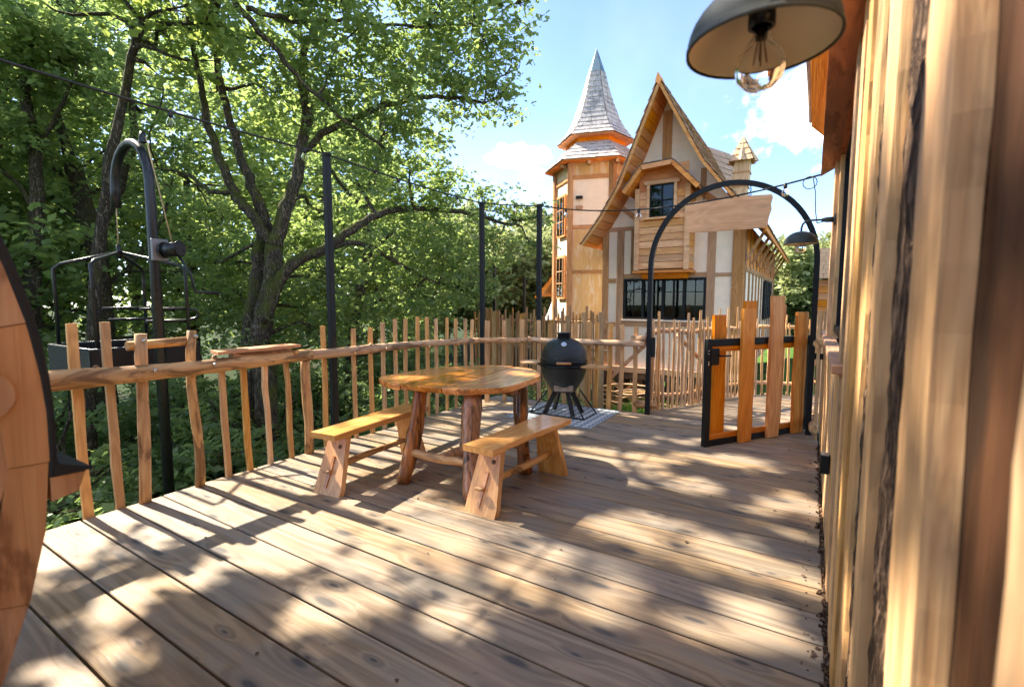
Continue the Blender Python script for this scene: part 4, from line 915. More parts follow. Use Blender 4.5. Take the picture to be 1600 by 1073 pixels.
for i in range(4):
    a = X0 + (X1 - X0) * i / 4 + .03; b = X0 + (X1 - X0) * (i + 1) / 4 - .03; m = MB(); m.box(((a + b) / 2, yw + .022, (Z0 + Z1) / 2), (b - a, .005, Z1 - Z0 - .1)); part('pane', m, M['glass'], wd_)
m = MB(); m.box(((X0 + X1) / 2, yw - .03, Z0 - .015), (X1 - X0 + .06, .09, .03)); part('window_sill', m, M['plaster'], hs_)
# the room behind the glass
m = MB()
m.box((-2.6, FY + 1.6, 1.4), (2.6, .04, 2.4)); m.box((-2.6, FY + .85, .12), (2.6, 1.5, .04)); m.box((-2.6, FY + .85, 2.4), (2.6, 1.5, .04)); m.box((-3.86, FY + .85, 1.3), (.04, 1.5, 2.3)); m.box((-1.3, FY + .85, 1.3), (.04, 1.5, 2.3)); part('room', m, M['room'], hs_)
for xx, ww in ((-3.33, .17), (-1.93, .22)):
    m = MB(); pts = [(xx - ww / 2 + ww * i / 16, FY + .13 + .018 * math.sin(i * 1.9), WZ0 - .1) for i in range(17)]
    vs = pts + [(p[0], p[1], WZ1 + .05) for p in pts]; m.add(vs, [(i, i + 1, 18 + i, 17 + i) for i in range(16)], True); part('curtain', m, M['curtain'], hs_)
m = MB(); m.box((-2.45, FY + 1.45, 1.55), (.9, .2, .03)); sh = part('wall_shelf', m, M['larch_x'], hs_)
for i in range(7):
    m = MB(); m.lathe([(.03, 0), (.035, .02), (.03, .09), (.015, .11), (.015, .13)], 10, (-2.82 + i * .12, FY + 1.42, 1.567)); part('jar', m, M['white'], sh)
m = MB(); m.box((-2.5, FY + 1.4, .95), (1.2, .35, .04)); part('worktop', m, M['larch_x'], hs_)
# oriel
OY = 9.55; ox0, ox1, oz0, oz1 = -3.05, -2.02, 1.99, 3.45
for i in range(11):
    z0 = oz0 + .03 + i * .134
    m = MB(); m.box(((ox0 + ox1) / 2, OY + .02, z0 + .066), (ox1 - ox0 - .16, .03, .128), M4=Matrix.Rotation(R(-5), 4, 'X'), ch=.003)
    if not (z0 > 2.95 and z0 < 3.6): part('siding_board', m, M['siding'], hs_)
    else:
        for xa, xb in ((ox0 + .08, -2.78), (-2.31, ox1 - .08)):
            m = MB(); m.box(((xa + xb) / 2, OY + .02, z0 + .066), (xb - xa, .03, .128), M4=Matrix.Rotation(R(-5), 4, 'X'), ch=.003); part('siding_board', m, M['siding'], hs_)
    for sx in (ox0 + .02, ox1 - .02):
        m = MB(); m.box((sx, (OY + FY) / 2 + .03, z0 + .066), (.03, FY - OY - .06, .128), ch=.003); part('siding_board', m, M['siding'], hs_)
for x in (ox0 + .04, ox1 - .04): tim(x - .045, x + .045, oz0, oz1 + .12, y=OY, d=.05, mat='siding', name='corner_trim')
tim(-2.83, -2.775, 2.97, 3.66, y=OY, d=.045, mat='siding', name='window_trim'); tim(-2.315, -2.26, 2.97, 3.66, y=OY, d=.045, mat='siding', name='window_trim'); tim(-2.88, -2.21, 3.62, 3.69, y=OY, d=.055, mat='siding', name='window_trim'); tim(-2.88, -2.21, 2.96, 3.0, y=OY, d=.075, mat='siding', name='window_sill')
m = MB(); m.box(((ox0 + ox1) / 2, (OY + FY) / 2, oz0 - .02), (ox1 - ox0 + .06, FY - OY + .05, .05)); part('oriel_base', m, M['soffit_x'], hs_)
m = MB(); m.box(((ox0 + ox1) / 2, (OY + FY) / 2 + .08, oz0 - .10), (ox1 - ox0 - .2, FY - OY - .16, .10)); part('oriel_base', m, M['soffit_x'], hs_)
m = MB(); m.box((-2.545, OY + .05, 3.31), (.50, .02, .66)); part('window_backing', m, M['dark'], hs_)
wf = MB()
for x in (-2.765, -2.545, -2.325): wf.box((x, OY + .008, 3.31), (.028, .03, .62))
for z in (3.01, 3.32, 3.61): wf.box((-2.545, OY + .009, z), (.42, .028, .025))
ow = part('window_frame', wf, M['steel'], hs_); m = MB(); m.box((-2.545, OY + .022, 3.31), (.46, .004, .6)); part('pane', m, M['glass'], ow)
m = MB(); m.box(((ox0 + ox1) / 2, OY + .06, 3.62), (ox1 - ox0 - .1, .02, .75)); part('oriel_gable', m, M['soffit_x'], hs_)
orp = [(-3.20, 3.47), (-2.87, 3.90), (-2.29, 3.93), (-1.83, 3.44)]
for (a, za), (b, zb) in zip(orp, orp[1:]):
    m = MB(); m.prism([(a, OY - .28, za), (b, OY - .28, zb), (b, OY - .28, zb + .03), (a, OY - .28, za + .03)], (0, FY - OY + .35, 0)); part('oriel_roof', m, M['soffit'], hs_)
    m = MB(); d = Vector((b - a, 0, zb - za)); L = d.length; nn = Vector((-d.z, 0, d.x)) / L
    m.beam((a, OY - .30, za - .0), (b, OY - .30, zb), .085, .03, (0, 1, 0)); part('oriel_fascia', m, M['soffit_x'], hs_)
    m = MB(); nt = 9; 
    for r_ in range(6):
        yb = OY - .33 + r_ * .13
        for t_ in range(nt):
            p0 = Vector((a, yb, za + .035)) + d * (t_ / nt); p1 = Vector((a, yb, za + .035)) + d * ((t_ + .96) / nt); up_ = nn * (.008 + random.uniform(0, .012))
            m.prism([p0 + up_, p1 + up_, p1 + Vector((0, .16, 0)) + nn * .002, p0 + Vector((0, .16, 0)) + nn * .002], tuple(nn * .012))
    part('oriel_shingles', m, M['slate'], hs_, 'stuff')
# main roof
def arc(P, step):
    out = [P[0]]; pts = []
    for (a, b), (c, d) in zip(P, P[1:]):
        for k in range(12): pts.append((a + (c - a) * k / 12, b + (d - b) * k / 12))
    pts.append(P[-1]); acc = 0; res = [pts[0]]; nx = step
    for (a, b), (c, d) in zip(pts, pts[1:]):
        L = math.hypot(c - a, d - b)
        while acc + L >= nx: q = (nx - acc) / L; res.append((a + (c - a) * q, b + (d - b) * q)); nx += step
        acc += L
    if math.hypot(res[-1][0] - P[-1][0], res[-1][1] - P[-1][1]) > .03: res.append(P[-1])
    return res
RY0 = 9.42
for P, sgn in ((LP, -1), (RP, 1)):
    A_ = arc(P, .17)
    for (a, za), (b, zb) in zip(A_, A_[1:]):
        d = vec((b - a, zb - za)); L = np.linalg.norm(d); nrm = vec((-d[1], d[0])) / L
        if nrm[1] < 0: nrm = -nrm
        e = d / L * .007
        m = MB(); q = [(a + e[0], za + e[1]), (b - e[0], zb - e[1])]; q = [(x - nrm[0] * .05, z - nrm[1] * .05) for x, z in q] + [(x - nrm[0] * .03, z - nrm[1] * .03) for x, z in reversed(q)]
        m.prism([(x, RY0, z) for x, z in q], (0, .72 if sgn < 0 else .72, 0)); part('soffit_board', m, M['soffit'], hs_)
    # roof deck and rear part
    m = MB()
    for (a, za), (b, zb) in zip(P, P[1:]):
        d = vec((b - a, zb - za)); L = np.linalg.norm(d); nrm = vec((-d[1], d[0])) / L
        if nrm[1] < 0: nrm = -nrm
        for y0, y1 in ((RY0 + .02, 14.2), (14.2, 18.2)):
            v8 = []
            for y_ in (y0, y1):
                for (x, z), o in (((a, za), 0), ((b, zb), 0), ((b, zb), -.03), ((a, za), -.03)): v8.append((x + nrm[0] * o, y_, z + nrm[1] * o + rise(y_, x, P)))
            m.add(v8, [(0, 1, 2, 3), (7, 6, 5, 4), (0, 4, 5, 1), (1, 5, 6, 2), (2, 6, 7, 3), (3, 7, 4, 0)])
    rf = part('roof', m, M['soffit'], hs_)
    m = MB(); R_ = arc(P, .20)[::-1]; tot = len(R_)
    for i in range(tot - 1):
        (xl, zl), (xu, zu) = R_[i], R_[i + 1]; ex = vec((xu - xl, zu - zl)); nrm = vec((-ex[1], ex[0])) / np.linalg.norm(ex)
        if nrm[1] < 0: nrm = -nrm
        for ya, yb in ((RY0 - .05, 14.2), (14.2, 18.25)):
            y_ = ya
            while y_ < yb - .02:
                ww = min(random.uniform(.10, .2), yb - y_); lift = random.uniform(.018, .035)
                pts4 = []
                for (x, z, l_) in ((xl - ex[0] * .08, zl - ex[1] * .08, lift), (xu + ex[0] * .1, zu + ex[1] * .1, .006)):
                    for yy_ in (y_, y_ + ww - .006): pts4.append((x + nrm[0] * l_, yy_, z + nrm[1] * l_ + rise(yy_, x, P)))
                m.prism([pts4[0], pts4[1], pts4[3], pts4[2]], (nrm[0] * .012, 0, nrm[1] * .012)); y_ += ww
    part('roof_shingles', m, M['shingle_red'], rf, 'stuff')
    # rake board
    m = MB()
    for (a, za), (b, zb) in zip(P, P[1:]):
        d = vec((b - a, zb - za)); L = np.linalg.norm(d); nrm = vec((-d[1], d[0])) / L
        if nrm[1] < 0: nrm = -nrm
        m.prism([(a, RY0 - .03, za - .0), (b, RY0 - .03, zb), (b - nrm[0] * .055, RY0 - .03, zb - nrm[1] * .055), (a - nrm[0] * .055, RY0 - .03, za - nrm[1] * .055)], (0, .028, 0))
    part('rake_board', m, M['siding'], hs_)
m = MB(); m.prism([(-2.63, RY0 - .06, 5.62), (-2.56, RY0 - .06, 5.46), (-2.60, RY0 - .06, 5.38), (-2.68, RY0 - .06, 5.46)], (0, .35, 0)); part('ridge_cap', m, M['soffit'], hs_)
# right side wall
SY1 = 18.0
m = MB(); m.box((RX - .04, (FY + .08 + SY1) / 2, 1.45), (.08, SY1 - FY - .08, 2.9)); part('plaster_wall', m, M['plaster'], hs_)
m = MB(); m.box((-2.6, SY1, 1.45), (2.7, .06, 2.9)); part('plaster_wall', m, M['plaster'], hs_)
m = MB(); m.box((LX + .04, (FY + .08 + SY1) / 2, 1.3), (.08, SY1 - FY - .08, 2.6)); part('plaster_wall', m, M['plaster'], hs_)
m = MB(); m.box((RX + .004, (FY + SY1) / 2 + .1, 2.48), (.012, SY1 - FY - .2, .82)); part('upper_orange_panel', m, M['soffit'], hs_)  # orange panel added; warm glow on the upper wall put into its colour
for i in range(12):
    yy = FY + .12 + i * .70; m = MB(); m.box((RX + .014, yy, 1.45), (.03, .10, 2.85), ch=.004); part('timber', m, M['timber_z'], hs_)
m = MB(); m.box((RX + .012, (FY + SY1) / 2, 2.02), (.034, SY1 - FY, .10)); part('timber', m, M['timber_y'], hs_)
m = MB(); m.box((RX + .012, (FY + SY1) / 2, .05), (.036, SY1 - FY, .12)); part('timber', m, M['timber_y'], hs_)
for i in range(8):
    yy = FY + .05 + i * 1.05
    m = MB(); m.beam((RX + .03, yy, 2.16), (-.80, yy, 2.70), .05, .07, (0, 1, 0)); part('eave_bracket', m, M['timber_x'], hs_)
m = MB(); m.box((-.735, 13.8, 2.63), (.03, 8.8, .09)); part('eave_fascia', m, M['soffit'], hs_)
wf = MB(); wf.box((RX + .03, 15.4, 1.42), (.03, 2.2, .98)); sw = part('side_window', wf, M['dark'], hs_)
for q in (14.3, 14.85, 15.4, 15.95, 16.5): m = MB(); m.box((RX + .05, q, 1.42), (.03, .06, .98)); part('mullion', m, M['steel'], sw)
for q in (.93, 1.26, 1.59, 1.91): m = MB(); m.box((RX + .051, 15.4, q), (.028, 2.2, .04)); part('mullion', m, M['steel'], sw)
# crooked chimney
cs = [((-1.52, 12.0, 3.25), .20), ((-1.55, 12.0, 3.7), .19), ((-1.47, 12.0, 4.1), .165), ((-1.44, 12.0, 4.46), .15)]
m = MB(); vs = []; fs = []
for (c, r_) in cs:
    for a, b in ((-1, -1), (1, -1), (1, 1), (-1, 1)): vs.append((c[0] + a * r_, c[1] + b * r_, c[2]))
for i in range(3):
    for k in range(4): fs.append((i * 4 + k, i * 4 + (k + 1) % 4, i * 4 + 4 + (k + 1) % 4, i * 4 + 4 + k))
m.add(vs, fs); ch_ = part('chimney', m, M['shingle_tan'], hs_)
for z_, c_, r_ in ((3.9, -1.51, .186), (4.2, -1.462, .170)): m = MB(); m.box((c_, 12, z_), (r_ * 2 + .02, r_ * 2 + .02, .03)); part('chimney_band', m, M['larch_x'], ch_)
def pyramid(mb, c, ring, n, rot, wtile, thick):   # ring: list of (radius, z) bottom -> top, shingled n-gon
    for k in range(n):
        a0, a1 = rot + 2 * math.pi * k / n, rot + 2 * math.pi * (k + 1) / n
        for (r0, z0), (r1, z1) in zip(ring, ring[1:]):
            A = vec((c[0] + r0 * math.cos(a0), c[1] + r0 * math.sin(a0), z0)); B = vec((c[0] + r0 * math.cos(a1), c[1] + r0 * math.sin(a1), z0))
            C_ = vec((c[0] + r1 * math.cos(a1), c[1] + r1 * math.sin(a1), z1)); D_ = vec((c[0] + r1 * math.cos(a0), c[1] + r1 * math.sin(a0), z1))
            nn = np.cross(B - A, D_ - A); nn /= np.linalg.norm(nn); L = np.linalg.norm(B - A); q = 0.0; ov = .12
            while q < 1 - 1e-3:
                dq = min(random.uniform(.75, 1.3) * wtile / max(L, .02), 1 - q)
                if 1 - q - dq < .25 * dq: dq = 1 - q
                lf = thick * random.uniform(.8, 1.6); drop = (A - D_) * random.uniform(0, .06)
                p = [A + (B - A) * q + nn * lf + drop, A + (B - A) * (q + dq * .97) + nn * lf + drop, D_ + (C_ - D_) * (q + dq * .97) + nn * .002, D_ + (C_ - D_) * q + nn * .002]
                mb.prism(p, tuple(nn * .008)); q += dq
    return mb
m = MB(); pyramid(m, (-1.455, 12.0), [(.33, 4.43), (.265, 4.56), (.18, 4.70), (.10, 4.83), (.012, 4.98)], 4, R(45), .1, .012); m.lathe([(.33, 4.425), (.01, 4.97)], 4, (-1.455, 12, 0), False); part('chimney_cap', m, M['shingle_tan'], ch_)
# tower
TC = (-4.74, 11.56); TR = .96; TROT = math.atan2(-math.cos(R(17)), math.sin(R(17))) - R(30)   # first vertex; front face normal 17 deg from -Y
def hexv(r, k, z): a = TROT + R(60) * k; return (TC[0] + r * math.cos(a), TC[1] + r * math.sin(a), z)
m = MB(); m.prism([hexv(TR, k, -.2) for k in range(6)], (0, 0, 5.0)); tw = part('tower_wall', m, M['plaster'], hs_)
for k in range(6):
    p = hexv(TR + .015, k, 0); m = MB(); m.box((p[0], p[1], 2.32), (.13, .13, 5.0), rz=TROT + R(60) * k + R(30), ch=.005); part('tower_post', m, M['timber_z'], tw)
    for zb in (.02, .93, 2.08, 3.13, 4.27, 4.62):
        a, b = vec(hexv(TR + .012, k, zb)), vec(hexv(TR + .012, k + 1, zb)); d = (b - a) * .07; m = MB(); m.beam(tuple(a + d), tuple(b - d), .05, .085, (0, 0, 1)); part('tower_band', m, M['timber_x'], tw)
def face_panel(k, u0, u1, z0, z1, out, mat, name, th_=.012, par=tw):
    a, b = vec(hexv(TR, k, 0)), vec(hexv(TR, k + 1, 0)); nrm = (a + b) / 2 - vec((TC[0], TC[1], 0)); nrm /= np.linalg.norm(nrm)
    p, q = a + (b - a) * u0 + nrm * out, a + (b - a) * u1 + nrm * out
    m = MB(); m.prism([(p[0], p[1], z0), (q[0], q[1], z0), (q[0], q[1], z1), (p[0], p[1], z1)], tuple(nrm * th_)); return part(name, m, mat, par)
face_panel(0, .08, .92, 4.30, 4.60, .002, M['ply'], 'plywood_panel'); face_panel(1, .08, .92, 4.30, 4.60, .002, M['ply'], 'plywood_panel')
face_panel(0, .08, .92, .97, 2.04, .002, M['ply'], 'plywood_panel'); face_panel(0, .08, .92, 2.12, 3.09, .002, M['ply'], 'plywood_panel')
for z0, z1 in ((2.95, 3.95), (1.45, 2.5)):
    fo = face_panel(5, .24, .80, z0, z1, .02, M['siding'], 'window_surround', .05)
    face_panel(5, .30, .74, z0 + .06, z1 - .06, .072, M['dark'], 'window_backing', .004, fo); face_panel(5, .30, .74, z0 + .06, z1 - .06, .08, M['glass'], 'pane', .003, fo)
    for u in (.31, .52, .73): face_panel(5, u - .012, u + .012, z0 + .06, z1 - .06, .086, M['timber_z'], 'mullion', .012, fo)
    for q in (.36, .64): face_panel(5, .30, .74, z0 + q * (z1 - z0) - .011, z0 + q * (z1 - z0) + .011, .087, M['timber_x'], 'mullion', .012, fo)
for z_ in (3.80, 3.58):
    o_ = face_panel(0, .14, .30, z_ - .03, z_ + .03, .01, M['steel'] if z_ > 3.7 else M['timber_x'], 'wall_fitting', .08)
for k, u in ((0, .46), (5, .85), (0, 1.12)):
    a, b = vec(hexv(TR, k, 4.56)), vec(hexv(TR, k + 1, 4.56)); nrm = (a + b) / 2 - vec((TC[0], TC[1], 4.56)); nrm /= np.linalg.norm(nrm); p = a + (b - a) * u; m = MB(); m.tube([tuple(p), tuple(p + nrm * .2)], .045, 8); part('rafter_end', m, M['picket'], tw)
def solid(ring, name, mat, par):
    m = MB(); vs = [hexv(r_, k, z) for r_, z in ring for k in range(6)]; n_ = len(ring)
    fs = [(i * 6 + k, i * 6 + (k + 1) % 6, i * 6 + 6 + (k + 1) % 6, i * 6 + 6 + k) for i in range(n_ - 1) for k in range(6)] + [tuple(reversed(range(6))), tuple((n_ - 1) * 6 + k for k in range(6))]
    m.add(vs, fs); return part(name, m, mat, par)
low = [(1.27, 4.62), (1.17, 4.72), (1.07, 4.82), (.96, 4.92), (.85, 5.02), (.74, 5.12)]
tr1 = solid([(1.26, 4.60)] + [(r_ - .012, z - .012) for r_, z in low], 'tower_roof', M['soffit'], hs_)
m = MB(); pyramid(m, TC, low, 6, TROT, .15, .012); part('roof_shingles', m, M['shingle_grey'], tr1, 'stuff')
nk = solid([(.72, 5.08), (.72, 5.27)], 'tower_neck', M['soffit_x'], hs_)
prof = [(.95, 5.26), (.84, 5.37), (.755, 5.48), (.675, 5.60), (.605, 5.72), (.545, 5.85), (.495, 5.98), (.445, 6.11), (.40, 6.24), (.355, 6.37), (.315, 6.50), (.275, 6.64), (.235, 6.78), (.20, 6.92)]
tr2 = solid([(.95, 5.235)] + [(r_ - .012, z - .012) for r_, z in prof], 'spire', M['soffit'], hs_)
m = MB(); pyramid(m, TC, prof, 6, TROT, .15, .012); part('roof_shingles', m, M['shingle_grey'], tr2, 'stuff')
solid([(.228, 6.90), (.21, 6.92), (.004, 7.50)], 'spire_tip', M['zinc'], hs_)

# ------------------------------------------------------------------ far huts
h1 = thing('far_hut', (-8.6, 16.3, -1.6), 'small far wooden hut with orange gable, left of the tower', 'hut')
m = MB(); m.prism([(-8.35, 16.3, -1.6), (-6.6, 16.3, -1.6), (-6.6, 16.3, 2.2), (-7.45, 16.3, 2.95), (-8.35, 16.3, 1.95)], (0, 2, 0)); part('wall', m, M['siding'], h1)
for a, b in (((-8.85, 1.5), (-7.45, 3.05)), ((-7.45, 3.05), (-6.2, 1.7))):
    m = MB(); m.beam((a[0], 16.0, a[1]), (b[0], 16.0, b[1]), .16, .04, (0, 1, 0)); part('rake_board', m, M['soffit_x'], h1)
    m = MB(); m.prism([(a[0], 15.98, a[1] + .06), (b[0], 15.98, b[1] + .06), (b[0], 15.98, b[1] + .12), (a[0], 15.98, a[1] + .12)], (0, 2.4, 0)); part('roof', m, M['shingle_tan'], h1)
m = MB(); m.lathe([(.42, .55), (.26, .85), (.12, 1.25), (.01, 1.75)], 14, (-7.85, 15.6, .1)); o = part('tarp_cone', m, M['white'], None); setp(o, 'white cone shaped canvas beside the far orange hut', 'canvas')
h2 = thing('far_hut', (1.5, 16.5, -1), 'far shingled hut with red brown boards, right of the arch', 'hut')
for i in range(16): m = MB(); m.box((1.6, 16.5, -.95 + i * .19), (3.0, .05, .18), M4=Matrix.Rotation(R(-6), 4, 'X')); part('wall_board', m, M['soffit_x'], h2)
m = MB(); m.box((1.65, 17.4, .4), (2.9, 1.6, 3.4)); part('wall', m, M['brown'], h2)
m = MB()
for r_ in range(7):
    for i in range(20):
        xa = .06 + i * .16 + (r_ % 2) * .05; m.prism([(xa, 16.2 + r_ * .16, 2.02 + r_ * .13), (xa + .15, 16.2 + r_ * .16, 2.02 + r_ * .13), (xa + .15, 16.4 + r_ * .16, 2.17 + r_ * .13), (xa, 16.4 + r_ * .16, 2.17 + r_ * .13)], (0, -.01, .02))
part('roof_shingles', m, M['shingle_tan'], h2, 'stuff')

# ------------------------------------------------------------------ trees
LIT = [ (-2.58,1.56,0.28,0.25), (-2.58,1.38,0.16,0.16), (-1.80,1.35,0.16,0.18), (-2.05,2.11,0.22,0.13), (-1.79,2.14,0.17,0.10), (-2.28,2.11,0.16,0.10), (-2.25,0.63,0.15,0.14), (-2.72,0.87,0.14,0.12), (-3.51,0.88,0.16,0.16), (-1.23,1.58,0.10,0.09), (-0.83,2.87,0.24,0.20), (-0.50,2.85,0.41,0.20), (-0.16,2.77,0.24,0.12), (-1.56,4.07,0.35,0.19), (-1.19,4.18,0.26,0.15), (-0.50,4.52,0.33,0.15), (-0.82,3.75,0.30,0.17), (-0.13,2.30,0.14,0.11), (-1.16,2.00,0.10,0.08), (-1.30,1.59,0.10,0.10), (-1.14,2.28,0.08,0.07), (-1.20,3.68,0.26,0.13), (-3.03,3.68,0.38,0.18), (-2.95,3.05,0.28,0.14), (-3.06,4.39,0.36,0.17), (-2.45,2.66,0.10,0.13), (-2.00,2.95,0.10,0.10), (-2.05,1.71,0.10,0.09), (-0.05,3.75,0.18,0.10), (-2.60,1.13,0.10,0.06), (-2.24,1.53,0.10,0.10), (-0.33,2.09,0.07,0.04), (-0.76,1.94,0.06,0.04), (2.25,1.0,.40,.55), (.95,.85,.14,.12), (1.4,1.65,.14,.18), (.6,1.6,.1,.16), (2.0,2.2,.3,.3) ]
CT = 1 / math.tan(R(SUN_EL))
def gaps(P):
    """True where a leaf is left out so a chosen sun patch falls on deck or wall"""
    gx = P[:, 0] + P[:, 2] * CT; gy = P[:, 1] + .02 * P[:, 2] * CT; out = np.zeros(len(P), bool)
    for a, b, rx, ry in LIT: out |= ((gx - a) / (rx * 1.05 + .085)) ** 2 + ((gy - b) / (ry * 1.05 + .085)) ** 2 < 1 + .3 * np.sin(gx * 23 + gy * 17)
    q = np.sin(gx * 4.1 + 1.3 * np.sin(gy * 3.3) + .5) * np.sin(gy * 5.3 + 1.1 * np.sin(gx * 3.7)) + .5 * np.sin(gx * 11 + gy * 7) * np.sin(gy * 13 - gx * 5)
    out |= (q > np.where(gy > 2.7, .42, .8)) & (gx > -2.7) & (gx < 2.4) & (gy > 1.9) & (gy < 5.9)
    out |= (gx < -2.72 + .12 * np.sin(gy * 7)) & (gx > -4.3) & (gy > 1.3) & (gy < 3.4)          # leaves left out to put the strip along the railing in sun
    out |= (gx < -2.6) & (gx > -4.3) & (gy >= 3.4) & (gy < 5.6) & (np.sin(gx * 9 + 1) * np.sin(gy * 8) > -.35)
    return out
def leaf_mesh(name, P, size, mat, simple=False, outdir=None, cull=True):
    if cull: keep = ~gaps(P); P = P[keep]; outdir = outdir[keep] if outdir is not None else None
    n = len(P)
    up = np.stack([rng.normal(0, .5, n), rng.normal(0, .5, n), np.abs(rng.normal(.75, .35, n))], 1)
    d = rng.normal(0, 1, (n, 3)); d[:, 2] = d[:, 2] * .4 - .3
    if outdir is not None: d += outdir * 1.2
    up /= np.linalg.norm(up, axis=1, keepdims=True); d -= up * (d * up).sum(1, keepdims=True); d /= np.linalg.norm(d, axis=1, keepdims=True); s = np.cross(up, d)
    L = size * np.clip(rng.lognormal(-.08, .33, n), .45, 1.6)[:, None]
    if simple: tpl = [(0, 0, 0), (.5, -.34, .03), (1, 0, -.06), (.5, .34, .03)]; faces = [(0, 1, 2, 3)]
    else:
        tpl = [(0, 0, 0), (.28, -.22, .04), (.28, .22, .04), (.46, -.15, .02), (.46, .15, .02), (.70, -.31, .03), (.70, .31, .03), (1.0, 0, -.07)]; faces = [(0, 1, 2), (1, 3, 4, 2), (3, 5, 6, 4), (5, 7, 6)]
    k = len(tpl); V = np.zeros((n, k, 3))
    for i, (a, b, c) in enumerate(tpl): V[:, i] = P + L * (d * a + s * b + up * c)
    V = V.reshape(-1, 3); me = bpy.data.meshes.new(name); me.vertices.add(len(V))
    ctr = P.mean(0); me.vertices.foreach_set('co', (V - ctr).astype(np.float32).ravel())
    ln = [len(f) for f in faces]; idx = np.concatenate([np.array(f) for f in faces]); li = (np.arange(n)[:, None] * k + idx[None, :]).ravel()
    me.loops.add(len(li)); me.loops.foreach_set('vertex_index', li.astype(np.int32))
    st = np.cumsum([0] + ln[:-1]); tl = sum(ln); starts = (np.arange(n)[:, None] * tl + st[None, :]).ravel()
    me.polygons.add(len(starts)); me.polygons.foreach_set('loop_start', starts.astype(np.int32))
    try: me.polygons.foreach_set('loop_total', np.tile(ln, n).astype(np.int32))
    except Exception: pass
    me.update(calc_edges=True)
    at = me.attributes.new('tint', 'FLOAT', 'POINT'); tv = np.clip(rng.normal(.5, .30, n) + .18 * np.sin(P[:, 0] * 2.3 + P[:, 2] * 3.1) * np.sin(P[:, 1] * 2.7), 0, 1)
    at.data.foreach_set('value', np.repeat(tv, k).astype(np.float32)); me.materials.append(mat); return me, tuple(ctr)
def scatter(blobs, dens, per, crad, flat=.7):
    P = []; O = []; H = []
    for bxx, byy, bzz, r in blobs:
        nc = max(4, int(dens * r ** 2.2)); q = rng.normal(0, 1, (nc, 3)); q /= np.linalg.norm(q, axis=1, keepdims=True); rad = rng.uniform(0, 1, (nc, 1)) ** .42
        off = q * rad * r * np.array([1.1, 1.1, .85]); cc = np.array([bxx, byy, bzz]) + off; H.append((np.array([bxx, byy, bzz]), cc))
        k = rng.integers(int(per * .5), int(per * 1.5) + 1, nc); cidx = np.repeat(np.arange(nc), k); m_ = len(cidx)
        spray = q[cidx] * np.array([1, 1, .35]) + rng.normal(0, .25, (nc, 3))[cidx]; tpos = np.floor(rng.uniform(0, 4, m_)) / 3.0        # four rosettes along a spray
        loc = spray * (tpos[:, None] - .4) * crad * 1.25 + rng.normal(0, 1, (m_, 3)) * crad * .20 * np.array([1, 1, flat])
        P.append(cc[cidx] + loc); O.append(spray * .5 + rng.normal(0, .9, (m_, 3)) * np.array([1, 1, .4]))
    return np.concatenate(P), np.concatenate(O), H
def make_tree(name, loc, label, cat, limbs, blobs, mat_t, mat_l, dens=90, per=24, crad=.30, size=.105, simple=False, cull=True, group=None, twigs=8):
    t_ = thing(name, loc, label, cat, group); m = MB(); nodes = []
    for r0, r1, pts in limbs:
        fine = []; k = len(pts)
        for i in range(k - 1):
            p0, p1, p2, p3 = (vec(pts[min(max(i + j, 0), k - 1)]) for j in (-1, 0, 1, 2))
            for j in range(4): q = j / 4; fine.append(.5 * ((2 * p1) + (-p0 + p2) * q + (2 * p0 - 5 * p1 + 4 * p2 - p3) * q * q + (-p0 + 3 * p1 - 3 * p2 + p3) * q ** 3))
        fine.append(vec(pts[-1])); fine = [f + vec((fx(.02), fx(.02), fx(.02))) for f in fine]; rd = [r0 + (r1 - r0) * i / (len(fine) - 1) for i in range(len(fine))]
        m.tube(fine, rd, 9 if r0 > .08 else 6, True, True, .06); nodes += [(f, r_) for f, r_ in zip(fine, rd)]
    NP = np.array([f for f, _ in nodes]); NR = [r_ for _, r_ in nodes]
    P, O, H = scatter(blobs, dens, per, crad)
    for c, cc in H:
        i = int(np.argmin(np.linalg.norm(NP - c, axis=1) + .6 * np.maximum(0, NP[:, 2] - c[2]))); a = NP[i]; L = np.linalg.norm(c - a); pts = []
        w1, w2 = rng.normal(0, .07 * L, 3), rng.normal(0, .07 * L, 3)
        for q in np.linspace(0, 1, 7): pts.append(a + (c - a) * q + w1 * math.sin(math.pi * q) + w2 * math.sin(2 * math.pi * q) + vec((0, 0, .08 * L * math.sin(math.pi * q))))
        rb = min(NR[i] * .8, .045); m.tube(pts, [rb + (.010 - rb) * q for q in np.linspace(0, 1, 7)], 5, False, True)
        for j in range(min(twigs, len(cc))):
            e = cc[j]
            if cull and gaps(e[None, :])[0]: continue
            s_ = pts[random.choice((4, 5, 6))]; md = (s_ + e) / 2 + rng.normal(0, .06, 3); m.tube([s_, md, e], [.009, .006, .003], 4, False, True)
    part('trunk', m, mat_t, t_)
    me, ctr = leaf_mesh('crown', P, size, mat_l, simple, O, cull); o_ = bpy.data.objects.new('crown', me); col.objects.link(o_); o_.parent = t_; o_.location = (ctr[0] - loc[0], ctr[1] - loc[1], ctr[2] - loc[2]); return t_
